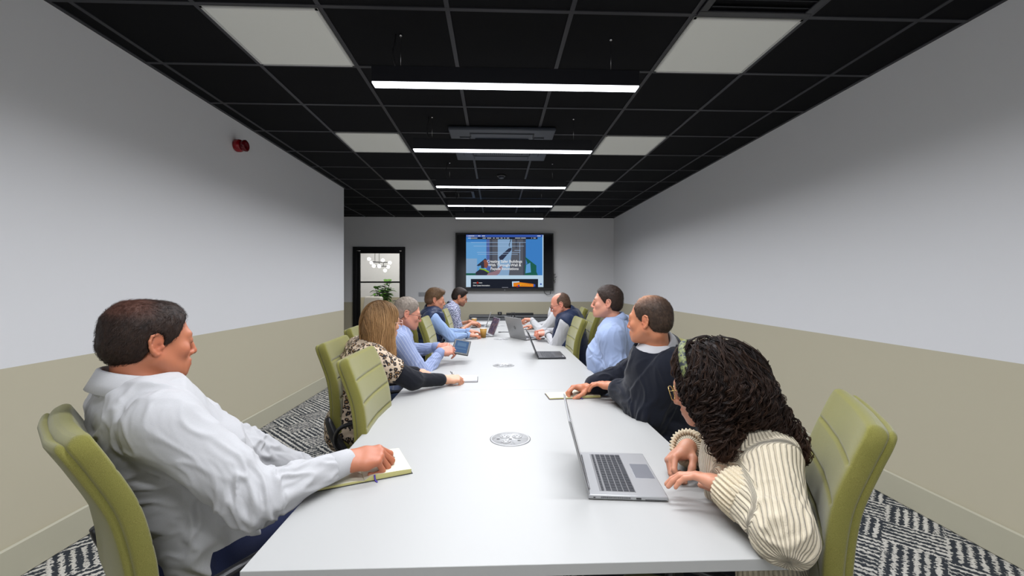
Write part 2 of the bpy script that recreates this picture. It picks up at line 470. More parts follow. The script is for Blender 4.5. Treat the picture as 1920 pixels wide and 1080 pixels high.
def _hair_finish(H, root, V, Q, Nn, L, col, col2, length, nst, comb, fade):
    rs = np.random.RandomState(5); col = np.array(col); col2 = np.array(col2 if col2 is not None else col*1.6)
    k = .5+.5*vnoise((L*np.array([300, 120, 120])).astype(np.float32))
    C = col[None]*(1-k[:, None]*.6)+col2[None]*(k[:, None]*.6)
    if fade is not None: C = fade(L, C)
    rl = np.array(root.location)
    o = np_mesh('hair', V-rl, Q, MAT['hair'], root, {'Col': C})
    if nst:
        ids = rs.choice(len(V), nst); P = V[ids]; n = Nn[ids]; Lc = L[ids]
        cm = np.tile(np.array(comb, float), (nst, 1))
        topm = ss(Lc[:, 2], .06, .1)[:, None]
        cm = cm*(1-topm)+np.array([.3, .9, 0.])*topm if comb[1] < 0 else cm
        cw = cm@H.R.T+rs.randn(nst, 3)*.25
        t = cw-n*np.sum(cw*n, 1)[:, None]; t /= np.linalg.norm(t, axis=1)[:, None]+1e-9
        s = np.cross(n, t); ln = length*(.6+.8*rs.rand(nst))[:, None]
        a = P-s*.00045; b = P+s*.00045; m = P+t*ln*.5+n*ln*.22; e = P+t*ln+n*ln*.16
        VV = np.stack([a-n*.001, b-n*.001, m+s*.0005, m-s*.0005, e+s*.0001, e-s*.0001], 1).reshape(-1, 3)
        i = np.arange(nst)*6
        QQ = np.concatenate([np.stack([i, i+1, i+2, i+3], 1), np.stack([i+3, i+2, i+4, i+5], 1)])
        CC = np.repeat(C[ids]*(.6+.6*rs.rand(nst))[:, None], 6, axis=0)
        np_mesh('hair_strands', VV-rl, QQ, MAT['hair'], o, {'Col': CC})
    return o

def tubes_np(paths, rads, n=5):
    """many tubes with the same number of points; paths (m,k,3), rads (m,k)"""
    m, k, _ = paths.shape
    T = np.gradient(paths, axis=1); T /= np.linalg.norm(T, axis=2)[..., None]+1e-9
    ref = np.zeros_like(T); ref[..., 0] = 1.; ref[..., 1] = .3
    U = ref-T*np.sum(ref*T, 2)[..., None]; U /= np.linalg.norm(U, axis=2)[..., None]+1e-9
    W = np.cross(T, U); a = np.arange(n)*2*PI/n
    V = paths[:, :, None]+(U[:, :, None]*np.cos(a)[:, None]+W[:, :, None]*np.sin(a)[:, None])*rads[:, :, None, None]
    i = np.arange(m)[:, None, None]*k*n; j = np.arange(k-1)[None, :, None]*n; q = np.arange(n)[None, None]
    b = i+j+q; c = i+j+(q+1) % n
    Q = np.stack([b, c, c+n, b+n], -1).reshape(-1, 4)
    return V.reshape(-1, 3), Q

class Person:
    def __init__(s, label, P, Nk, heading, head, sw=.185, girth=1.0, belly=0., h=.005, skin=(215, 160, 130), sh_head=None, neckr=.055, fem=False, hs=None, jaw=1.0, chub=0.0, torso_w=1.0):
        s.P = np.asarray(P, float); s.N = np.asarray(Nk, float); s.h = h
        s.root = thing('person', label, 'person', (s.P[0], s.P[1], 0)); s.rl = np.array(s.root.location)
        s.u = nrm(s.N-s.P); f = hd(heading); s.f = nrm(f-s.u*np.dot(f, s.u)); s.r = np.cross(s.f, s.u)
        fs = hd(heading if sh_head is None else sh_head); s.fs = nrm(fs-s.u*np.dot(fs, s.u)); s.rs = np.cross(s.fs, s.u)
        s.H = head; s.sw = sw; s.g = girth; s.belly = belly; s.hs = hs; s.neckr = neckr; s.fem = fem; s.jaw = jaw; s.chub = chub; s.tw = torso_w
        s.S = {'R': s.N-.072*s.u+s.rs*sw, 'L': s.N-.072*s.u-s.rs*sw}
        s.arm = {}; s.skin = np.array(rgb(*skin))*np.array([.80, .76, .72]); s.L = np.linalg.norm(s.N-s.P); s.hands = {}
        s.hb = head.w(0, -.028, -.062)
    def set_arm(s, k, wrist, pole, d=None, n=(0, 0, -1), pose='relaxed', elbow=None, S=None):
        if S is not None: s.S[k] = np.asarray(S, float)
        W = np.asarray(wrist, float)
        E = np.asarray(elbow, float) if elbow is not None else ik(s.S[k], W, .30 if not s.fem else .275, .265 if not s.fem else .24, pole)
        d = nrm(W-E) if d is None else nrm(d)
        s.arm[k] = dict(E=E, W=W, d=d, n=n, pose=pose)
    def torso(s, sd, off=0.0, k=.045, low=True, lev0=0):
        L = s.L; g = s.g; w = s.tw; b = s.belly
        lev = [(.00, .172*w, .118), (.12, .158*w*g, .108*g+b*.5), (.25, .155*w*g, .108*g+b*.45), (.37, .168*w, .112), (.44, .150*w, .088)]
        if s.fem: lev = [(.00, .175*w, .115), (.12, .145*w*g, .098*g+b*.5), (.25, .138*w*g, .095*g+b*.4), (.35, .150*w, .110), (.43, .13*w, .075)]
        for i, (t, hw, dp) in enumerate(lev):
            if i < lev0: continue
            c = s.P+s.u*t*(L/.5)+s.f*(b*.5 if i in (1, 2) else 0)+s.f*.01
            rr = s.r*(1-t/.5)+s.rs*(t/.5); rr = nrm(rr)
            sd.u(RC(c-rr*(hw-dp), c+rr*(hw-dp), dp+off, dp+off), k)
        for q in 'RL':
            sd.u(RC(s.N-s.u*.062, s.S[q]-s.u*.006, .044+off, .048+off), .04)
            ax = nrm(s.S[q]-s.N); sd.u(RC(s.S[q]-ax*.02-s.u*.008, s.S[q]-s.u*.025-ax*.02, .054+off, .052+off), .03)
            sd.u(RC(s.P+s.u*.34*(L/.5)+s.r*(.10 if q == 'R' else -.10)*s.tw, s.S[q]-s.u*.05-ax*.03, .068+off, .048+off), .04)
    def armsdf(s, sd, q, off=0., e0=0, e1=1.0, ru=(.056, .045), rf=(.043, .030)):
        a = s.arm[q]; g = .5+.5*s.g
        if off > 0 and e1 == 1.0: e1 = 1-.040/np.linalg.norm(a['W']-a['E'])
        sd.u(RC(s.S[q], a['E'], ru[0]*g+off, ru[1]*g+off), getattr(s, 'ka', .025))
        if e1 > 0: sd.u(RC(a['E'], a['E']+(a['W']-a['E'])*e1, rf[0]*g+off, rf[1]+off), .03)
    def bbox(s, pad=.16):
        pts = [s.P, s.N, s.H.C, s.S['R'], s.S['L']]
        for a in s.arm.values(): pts += [a['E'], a['W'], a['W']+a['d']*.15]
        pts = np.array(pts); lo = pts.min(0)-pad; hi = pts.max(0)+pad; return lo, hi
    def body(s, paint=None):
        sd = SDF(); H = s.H
        s.torso(sd, -.012)
        sd.u(RC(s.N-s.u*.05, s.hb, s.neckr+.004, s.neckr-.003), .04)
        head = SDF(); head_sdf(head, H, s.jaw, fem=s.fem, chub=s.chub)
        Cc = H.C.astype(np.float32)
        def hf(p):
            d = np.linalg.norm(p-Cc, axis=1)-.15
            m = d < .03; out = d.copy(); 
            if m.any(): out[m] = head.run(p[m])
            return out
        sd.u(FN(hf), .022)
        for q, a in s.arm.items():
            s.armsdf(sd, q, -.006, rf=(.040, .0275))
            s.hands[q] = add_hand(sd, a['W'], a['d'], a['n'], 1 if q == 'R' else -1, a['pose'], getattr(s, 'hs', None) or (.93 if s.fem else 1.03))
        lo, hi = s.bbox(); lo[2] = max(lo[2], s.P[2]-.13)
        V, Q = sd.mesh(lo, hi, s.h)
        L = H.loc(V); C = np.tile(s.skin, (len(V), 1))
        hm = ss(-np.linalg.norm(L, axis=1), -.17, -.15)
        def blend(m, c, k=1.0):
            nonlocal C
            m = (m*k)[:, None]; C = C*(1-m)+np.array(c)[None]*m
        red = s.skin*np.array([.95, .62, .58])
        def ball(c, r): return np.exp(-np.sum(((L-np.array(c))/np.array(r))**2, axis=1))
        for x in (-1, 1):
            blend(ball((x*.08, -.008, -.008), (.014, .02, .032)), red, .55)
            blend(ball((x*.042, .07, -.03), (.026, .03, .02)), red, .45)
            blend(ball((x*.031, .09, .0), (.02, .014, .010)), s.skin*.62, .5)
        blend(ball((0, .108, -.034), (.016, .02, .012)), red, .5)
        blend(ball((0, .096, -.066), (.024, .012, .0095)), s.skin*np.array([.62, .26, .26]), .85)
        dark = np.array([.05, .025, .018])
        for x in (-1, 1):
            blend(ball((x*.031, .094, .0015), (.0145, .012, .0042)), dark, .75)
            blend(ball((x*.031, .088, .0215), (.019, .012, .0050)), dark*1.5, .55)
            blend(ball((x*.007, .104, -.043), (.0045, .008, .0035)), dark*2, .6)
        blend(ball((0, .100, -.0662), (.021, .014, .0030)), dark*2, .65)
        for q, a in s.arm.items():
            blend(ss(-np.linalg.norm(V-(a['W']+a['d']*.11), axis=1), -.10, -.04), red, .18)
        if paint: C = paint(L, C, ball, hm)
        s.o = np_mesh('body', V-s.rl, Q, MAT['skin'], s.root, {'Col': C})
        return s
    # per-vertex coordinates around and along the nearest limb
    def limb(s, V):
        bones = [(s.P, s.N, .13, s.f)]
        for q, a in s.arm.items():
            bones.append((s.S[q], a['E'], .05, None)); bones.append((a['E'], a['W'], .04, None))
        best = None; out = np.zeros((len(V), 3)); bid = np.zeros(len(V)); bt = np.zeros(len(V))
        bd = np.full(len(V), 9.)
        for i, (a, b, r, ref) in enumerate(bones):
            ab = b-a; L = np.linalg.norm(ab); u = ab/L
            t = (V-a)@u; tc = np.clip(t, 0, L); q = V-a-tc[:, None]*u
            d = np.linalg.norm(q, axis=1)-r
            rf = np.array([0, 0, 1.]) if ref is None else ref
            e = nrm(rf-u*np.dot(rf, u)); g = np.cross(u, e)
            m = d < bd; qn = q/(np.linalg.norm(q, axis=1)[:, None]+1e-9)
            out[m, 0] = (qn@e)[m]; out[m, 1] = (qn@g)[m]
            out[m, 2] = t[m]+(i % 2 == 0 and i > 0)*.3; bid[m] = i; bt[m] = t[m]/L; bd[m] = d[m]
        return out, bid, bt
    def cloth(s, name, mat, off=.014, sleeves=1.0, fold=.006, k=.045, low=True, h=None, neck=.012, neckdrop=0.0, disp=None, vneck=0.0, seed=0, lev0=0, rf=(.043, .019), armoff=None, extra=None, hem=None, cut=1.1, ka=.025, stub=True):
        sd = SDF(); s.ka = ka; s.torso(sd, off, k, lev0=lev0)
        ao = off if armoff is None else armoff
        for q in s.arm:
            if sleeves > 0: s.armsdf(sd, q, ao, e1=(sleeves if sleeves > .4 else 0), rf=rf)
            if sleeves <= .4 and sleeves > 0:
                a = s.arm[q]; sd.sub(RC(s.S[q]+(a['E']-s.S[q])*cut, a['E'], .078, .085), .004); sd.sub(RC(a['E'], a['W'], .085, .07), .004)
            if sleeves == 0:
                a = s.arm[q]; e = nrm(a['E']-s.S[q]); sd.sub(RC(s.S[q]+e*.020, a['E'], .074, .07), .03)
        if extra: extra(sd)
        ax = nrm(s.hb-s.N)
        if stub: sd.u(RC(s.N-s.u*.075, s.N-s.u*.035, s.neckr+.022, s.neckr+.006), .035)
        else: sd.sub(RC(s.N+ax*.05, s.N+ax*.14, s.neckr+neck*.6, s.neckr+neck), .012)
        sd.sub(RC(s.N+ax*(.075+.0), s.N+ax*.16, s.neckr+neck, s.neckr+neck+.01), .008)
        if vneck: sd.sub(RC(s.N+s.fs*.07+ax*.02, s.N+s.fs*.13-s.u*vneck, .055, .01), .008)
        if hem is not None: sd.i(PL(s.P+s.u*hem, -s.u), .01)
        lo, hi = s.bbox(.17+off); lo[2] = max(lo[2], s.P[2]-.16)
        V, Q = sd.mesh(lo, hi, h or s.h)
        Nn = vnormals(V, Q); uv, bid, bt = s.limb(V); uv = vsmooth(uv, Q, 5)
        if fold:
            rl = s.rl; p = (V-rl)+seed*3.7
            torso = bid == 0
            w1 = vnoise((p*7).astype(np.float32)); w2 = vnoise((p*7+19).astype(np.float32))
            q3 = np.stack([p[:, 0]*7+w1*1.2, p[:, 1]*7+w2*1.2, p[:, 2]*15+w1*1.4+w2], 1)
            rg = lambda q_: np.clip(1-np.abs(vnoise(q_.astype(np.float32)))*2.5, 0, 1)**1.3
            dt = rg(q3)*.75+rg(q3*1.7+7)*.25+vnoise((p*9).astype(np.float32))*.5-.5
            # sleeves: folds ring the arm on the skew, strongest round the elbow
            vv = uv[:, 2]*15; q4 = np.stack([uv[:, 0]*1.7+w1, uv[:, 1]*1.7+w2, vv+uv[:, 0]*2.2+w1*1.5], 1)
            m1 = rg(q4); m2 = rg(q4*1.7+3)
            el = np.where(bid % 2 == 1, ss(bt, .35, 1.), 1-ss(bt, .0, .6)*.55)
            da = (m1*.85+m2*.22-.3)*(.45+.85*el)
            D = np.where(torso, dt, da)*fold
            if sleeves >= .8: D *= np.where((bid % 2 == 0) & (bid > 0), 1-ss(bt, .72, .85)*.8, 1)
            V = V+Nn*vsmooth(D, Q, 2)[:, None]
        if disp is not None: V = V+Nn*disp(V, uv, bid, bt)[:, None]
        return np_mesh(name, V-s.rl, Q, mat, s.root, {'limb': uv, 'bone': bid})
    def cuff(s, mat, parent, r=.036, L=.062, back=.0, rt=None):
        for q, a in s.arm.items():
            u = nrm(a['W']-a['E']); e = a['W']+u*(.012-back); b = e-u*L
            mb = MB(); prof = [(b, r*1.02), (b+u*.003, r*1.12), (e-u*.003, r*.98), (e, r*.95), (e-u*.001, r*.86), (b, r*.80)]
            mb.tube([Vector(p-s.rl) for p, _ in prof], [x for _, x in prof], 20, 0, False)
            mb.build('cuff', mat, parent)
    def collar(s, mat, parent, stand=.036, drop=.045, point=.03, r=None, flare=.011, gap=.22, name='collar', thick=.0022, up=.004, rowfn=None):
        ax = nrm(s.hb-s.N); f = nrm(s.fs-ax*np.dot(s.fs, ax)); rt = np.cross(f, ax)
        c = s.N+ax*up; r = r or s.neckr+.0055; G = []
        n = 44
        for i in range(n):
            t = i/(n-1); a = -PI+gap+(2*PI-2*gap)*t; d = -f*math.cos(a)+rt*math.sin(a)
            fr = ss(abs(a), 1.7, PI-gap)           # nearness to the front ends
            st = stand*(1-.30*fr); dr = drop*(1+0*fr)+point*ss(abs(a), PI-gap-.55, PI-gap)
            row = [(r-.002, -.022), (r-.001, st*.5), (r, st), (r+.004, st+.004), (r+.009, st), (r+.009+flare*.5, st-dr*.5), (r+.009+flare*(1+.6*fr), st-dr)]
            if rowfn: row = rowfn(r, st, fr)
            G.append([Vector(c+d*x*(1.0+.05*abs(math.cos(a)))+ax*(y-.026*fr)-s.rl) for x, y in row])
        mb = MB(); mb.grid(G); o = mb.build(name, mat, parent)
        m = o.modifiers.new('thickness', 'SOLIDIFY'); m.thickness = thick; m.offset = 0
        return o
    def trousers(s, mat, legs=None, shoe=None, name='trousers', top=.02, feet=0):
        sd = SDF(); P = s.P; f = nrm([s.f[0], s.f[1], 0]); r = np.array([f[1], -f[0], 0.])
        sd.u(RC(P-r*.062, P+r*.062, .122*s.g, .122*s.g), .04)
        sh = SDF(); pts = []
        for i, q in enumerate((1, -1)):
            lf = nrm(f+r*q*.10) if legs is None else hd(legs[i])
            h0 = P+r*q*.088+f*.02-np.array([0, 0, .01]); K = P+r*q*.09+lf*.44; K[2] = .515
            An = K+lf*(-.06 if feet == 0 else feet); An[2] = .09
            sd.u(RC(h0, K, .088, .063), .05); sd.u(RC(K, An, .060, .046), .02); pts += [K, An]
            T = An+lf*.13; T[2] = .040; B = An-lf*.045; B[2] = .043
            sh.u(RC(B, T, .041, .036), .02); sh.u(RC(An+np.array([0, 0, .0]), An+lf*.03-np.array([0, 0, .03]), .04, .04), .02); pts += [T, B]
        sh.i(PL((0, 0, .004), (0, 0, -1)), .003); sd.i(PL((0, 0, .075), (0, 0, -1)), .003)
        sd.i(PL(P+s.u*top*1.5+s.u*.06, s.u), .01)
        pts = np.array(pts+[P]); lo = pts.min(0)-.16; hi = pts.max(0)+.16; lo[2] = -.02
        V, Q = sd.mesh(lo, hi, .010)
        n = vnormals(V, Q); V = V+n*(vnoise((V*22).astype(np.float32))*.004)[:, None]
        np_mesh(name, V-s.rl, Q, mat, s.root)
        V, Q = sh.mesh(lo, hi, .009); np_mesh('shoes', V-s.rl, Q, shoe or MAT['shoe'], s.root)
    def eyes(s, brow=None, bt=.0032):
        for x in (-1, 1):
            mb = MB(); c = s.H.w(x*.031, .0805, .0015)-s.rl
            R = Matrix(s.H.R.tolist()); mb.sphere(c, .0122*s.H.s, 16, 0, M=R)
            i = s.H.w(x*.031, .0922, .0012)-s.rl; mb.sphere(i, .0052, 10, 1, (1, .25, 1), R); 
            i = s.H.w(x*.031, .0933, .0012)-s.rl; mb.sphere(i, .0024, 8, 2, (1, .25, 1), R)
            mb.build('eye', [MAT['eye_white'], MAT['iris'], MAT['black']], s.root)
            if brow is not None:
                mb = MB(); P = [(x*.014, .0905, .0185), (x*.024, .0915, .0225), (x*.035, .0870, .0235), (x*.046, .0765, .0190)]
                mb.tube([Vector(s.H.w(*p)-s.rl) for p in P], [bt*.8, bt*1.1, bt, bt*.4], 6); mb.build('eyebrow', brow, s.root)
    def glasses(s, mat, w=.0235, hgt=.0185, rad=.0012, lens=True, drop=-.003, label=None):
        H = s.H; mb = MB(); W = lambda *p: Vector(H.w(*p)-s.rl)
        for x in (-1, 1):
            c = (x*.0325, .1085, drop); n = 24
            ring = []
            for i in range(n+1):
                a = 2*PI*i/n; cx, cz = math.cos(a), math.sin(a)
                e = .62; px_ = math.copysign(abs(cx)**e, cx)*w; pz = math.copysign(abs(cz)**e, cz)*hgt
                ring.append(W(c[0]+px_, c[1]-abs(c[0]+px_)**2*2.2, c[2]+pz))
            mb.tube(ring, rad, 6, 0, False)
            mb.tube([W(x*.0560, .1015, drop+.008), W(x*.070, .085, drop+.008), W(x*.0795, .035, drop+.006), W(x*.0815, -.010, drop+.004), W(x*.082, -.026, -.018)], rad*.9, 6)
        mb.tube([W(-.0095, .1085, drop+.005), W(0, .1115, drop+.008), W(.0095, .1085, drop+.005)], rad, 6)
        o = mb.build('glasses', mat, s.root)
        if label: o['label'] = label
        for x in (-1, 1):
            mb = MB(); n = 20
            vs = [W(x*.0325+math.cos(2*PI*i/n)*w*.96, .1080-.003*0-abs(x*.0325+math.cos(2*PI*i/n)*w)**2*2.2, drop+math.sin(2*PI*i/n)*hgt*.96) for i in range(n)]
            mb.add(vs, [tuple(range(n))]); mb.build('lens', MAT['lens'], o, fix=False)
        return o
# ------------------------------------------------------------------ materials
MAT = {}
def two_tone_wall(name, split=.970):
    m = N(name); z = m.sep(m.new('ShaderNodeNewGeometry').outputs['Position'])[2]
    f = m.math('GREATER_THAN', z, split)
    m.base(m.mix(f, WALL_BEIGE, WALL_WHITE)); m.set(Roughness=.85); m.b.inputs['Specular IOR Level'].default_value = .25
    nz = m.noise(m.obj(), 260, 3); m.bump(nz, .12, .0006); return m.m
WALL_WHITE = (.79, .79, .80); WALL_BEIGE = (.56, .515, .385)
def carpet():
    m = N('woven_carpet'); v = m.mapping(m.obj(), (1, 1, 1), (0, 0, math.radians(45)))
    wn = m.noise(m.obj(), 3.0, 2); s = m.sep(v)
    jit = m.math('MULTIPLY', m.math('SUBTRACT', m.noise(v, 60, 2), .5), .05)
    u = m.math('ADD', s[0], jit); w = m.math('ADD', s[1], m.math('MULTIPLY', jit, -1))
    cs = .25
    cu = m.math('FLOOR', m.math('DIVIDE', m.math('ADD', u, .5*cs), cs)); cv = m.math('FLOOR', m.math('DIVIDE', w, cs))
    # herringbone choice: strips of patches alternate along the diagonal
    par = m.math('MODULO', m.math('ADD', m.math('ADD', cu, cv), 1000), 2)
    comb = m.new('ShaderNodeCombineXYZ'); m.link(cu, comb.inputs[0]); m.link(cv, comb.inputs[1])
    wnse = m.new('ShaderNodeTexWhiteNoise'); wnse.noise_dimensions = '2D'; m.link(comb.outputs[0], wnse.inputs[0])
    rnd = m.math('MULTIPLY', m.math('GREATER_THAN', wnse.outputs[0], .86), 1)
    par = m.math('GREATER_THAN', m.math('MODULO', m.math('ADD', par, rnd), 2), .5)
    def stripes(a, b):
        lo = m.new('ShaderNodeCombineXYZ'); m.link(m.math('MULTIPLY', a, 2.5), lo.inputs[0]); m.link(m.math('MULTIPLY', b, 30), lo.inputs[1])
        wv = m.noise(lo.outputs[0], 1.0, 2)
        line = m.math('SINE', m.math('MULTIPLY', b, 2*PI/.040))
        lo2 = m.new('ShaderNodeCombineXYZ'); m.link(m.math('MULTIPLY', a, 190), lo2.inputs[0]); m.link(m.math('MULTIPLY', b, 90), lo2.inputs[1])
        tick = m.noise(lo2.outputs[0], 1.0, 1)
        return m.math('ADD', m.math('ADD', line, m.math('MULTIPLY', m.math('SUBTRACT', wv, .5), 2.8)), m.math('MULTIPLY', m.math('SUBTRACT', tick, .5), 1.1))
    A_, B_ = stripes(u, w), stripes(w, u)
    mx = m.new('ShaderNodeMix'); m.link(par, mx.inputs[0]); m.link(A_, mx.inputs[2]); m.link(B_, mx.inputs[3]); st = mx.outputs[0]
    fine = m.noise(m.mapping(m.obj(), (1, 1, 1)), 420, 3)
    c = m.ramp(m.math('ADD', m.math('MULTIPLY', st, .5), .42), [(.0, (.035, .042, .052)), (.44, (.05, .058, .07)), (.56, (.56, .54, .49)), (1, (.78, .75, .69))])
    c = m.mix(m.ramp(fine, [(.4, 0.), (.7, .3)]), c, (.12, .12, .125))
    m.base(c); m.set(Roughness=.95); m.b.inputs['Specular IOR Level'].default_value = .1
    m.bump(m.math('ADD', m.math('MULTIPLY', st, .5), fine), .5, .004); return m.m
def chair_cloth():
    m = N('olive_upholstery'); o = m.obj(); nz = m.noise(o, 900, 2); n2 = m.noise(o, 14, 3)
    c = m.mix(m.ramp(nz, [(.35, 0.), (.65, 1.)]), (.140, .130, .025), (.222, .205, .052))
    m.base(m.mix(m.ramp(n2, [(.3, 0.), (.7, .25)]), c, (.15, .155, .03))); m.set(Roughness=.9); m.b.inputs['Sheen Weight'].default_value = .25
    m.b.inputs['Specular IOR Level'].default_value = .2; m.bump(nz, .35, .0012); return m.m
def cloth_mat(name, c, c2=None, scale=700, rough=.85, bump=.25, sheen=.1):
    m = N(name); nz = m.noise(m.obj(), scale, 2)
    m.base(m.mix(m.ramp(nz, [(.35, 0.), (.65, 1.)]), c, c2 or tuple(x*1.25 for x in c))); m.set(Roughness=rough)
    m.b.inputs['Sheen Weight'].default_value = sheen; m.b.inputs['Specular IOR Level'].default_value = .2; m.bump(nz, bump, .0008); return m.m
def init_mats():
    MAT['wall'] = two_tone_wall('painted_wall'); MAT['wall_far'] = two_tone_wall('far_room_wall', .95)
    MAT['white_wall'] = simple('white_paint', WALL_WHITE, .85)
    MAT['base'] = simple('skirting_paint', (.50, .475, .36), .45)
    MAT['carpet'] = carpet()
    MAT['tile'] = simple('black_ceiling_tile', (.0045, .0046, .0055), .92, grain=.5, gs=500, spec=.15)
    MAT['tbar'] = simple('black_ceiling_bar', (.026, .026, .031), .45, spec=.35)
    MAT['panel'] = simple('light_panel_diffuser', (.45, .45, .42), .5, emit=(.86, .87, .80), es=.12)
    MAT['panel_frame'] = simple('panel_frame', (.5, .5, .48), .4)
    MAT['black_metal'] = simple('black_powder_coat', (.007, .007, .010), .38, spec=.5)
    MAT['led'] = emission('led_diffuser', (.90, .93, 1.0), 6.0)
    MAT['chrome'] = simple('chrome', (.7, .7, .72), .2, 1.0)
    MAT['ac'] = simple('dark_grey_plastic', (.034, .041, .055), .42)
    MAT['ac_dark'] = simple('ac_slot', (.008, .009, .011), .6)
    MAT['red'] = simple('red_plastic', (.26, .004, .010), .25)
    MAT['red_dark'] = simple('dark_red_lens', (.11, .002, .006), .15)
    MAT['black'] = simple('black_plastic', (.010, .010, .011), .4)
    MAT['black_gloss'] = simple('black_gloss', (.006, .006, .008), .12)
    MAT['door'] = simple('black_door_paint', (.006, .006, .007), .35)
    g = N('door_glass'); g.set(Roughness=.0, IOR=1.45); g.b.inputs['Transmission Weight'].default_value = 1.0; g.base((1, 1, 1)); MAT['glass'] = g.m
    MAT['table'] = simple('white_laminate', (.39, .39, .38), .42, spec=.3, grain=.03, gs=900)
    MAT['table_edge'] = simple('table_edge_band', (.42, .41, .36), .4)
    MAT['table_leg'] = simple('table_leg_paint', (.03, .03, .03), .4, .3)
    MAT['outlet'] = simple('white_plastic', (.42, .42, .42), .3)
    MAT['outlet_rim'] = simple('outlet_rim', (.20, .20, .20), .25)
    MAT['outlet_hole'] = simple('outlet_slot', (.05, .05, .05), .5)
    MAT['chair'] = chair_cloth()
    MAT['chair_black'] = simple('black_nylon', (.010, .010, .012), .33, spec=.5)
    MAT['silver'] = simple('silver_aluminium', (.35, .352, .358), .40, .35)
    MAT['silver_dark'] = simple('silver_side', (.22, .22, .225), .4, .6)
    MAT['trackpad'] = simple('trackpad_grey', (.27, .285, .315), .3, .5)
    MAT['key'] = simple('black_key', (.018, .020, .026), .5)
    MAT['key_mark'] = simple('key_mark', (.25, .26, .28), .5)
    MAT['lap_black'] = simple('graphite_plastic', (.025, .026, .030), .45)
    MAT['lap_screen'] = simple('dark_screen', (.01, .01, .013), .1)
    MAT['paper'] = simple('cream_paper', (.62, .595, .47), .8)
    MAT['paper_white'] = simple('white_paper', (.60, .60, .62), .8)
    e = N('page_edges'); z = e.sep(e.obj())[2]; e.base(e.mix(e.math('GREATER_THAN', e.math('SINE', e.math('MULTIPLY', z, 4200)), 0.2), (.44, .40, .12), (.54, .51, .26))); MAT['page_edge'] = e.m
    MAT['cover'] = simple('black_cover', (.012, .011, .014), .5); MAT['cover_purple'] = simple('purple_cover', (.045, .018, .06), .5)
    MAT['purple'] = simple('purple_ribbon', (.06, .03, .30), .5)
    MAT['cup'] = simple('mustard_paper_cup', (.42, .23, .045), .6)
    MAT['cup_in'] = simple('cup_inside', (.75, .73, .68), .5); MAT['coffee'] = simple('coffee', (.06, .025, .01), .2)
    MAT['shoe'] = simple('black_leather', (.012, .011, .011), .3)
    MAT['skin'] = skin_material(); MAT['hair'] = hair_material()
    MAT['eye_white'] = simple('eye_white', (.72, .70, .68), .15); MAT['iris'] = simple('iris', (.06, .05, .035), .1)
    l = N('spectacle_lens'); l.set(Roughness=0.0, IOR=1.02); l.b.inputs['Transmission Weight'].default_value = 1.0; l.base((.97, .97, .97)); MAT['lens'] = l.m
    MAT['leaf'] = simple('leaf_green', (.10, .27, .03), .45, vary=.3, gs=8); MAT['stem'] = simple('plant_stem', (.11, .07, .035), .8)
    MAT['globe'] = emission('globe_glass_lit', (1, .97, .92), 9)
    MAT['sofa'] = simple('cream_boucle', (.62, .60, .56), .95, grain=.6, gs=200)
    MAT['credenza'] = simple('dark_grey_laminate', (.13, .135, .145), .5); MAT['white_metal'] = simple('white_metal', (.7, .7, .7), .4)
    MAT['socket'] = simple('socket_grey', (.40, .41, .43), .4)
    MAT['pen'] = simple('pen_grey', (.05, .05, .06), .25, .6)

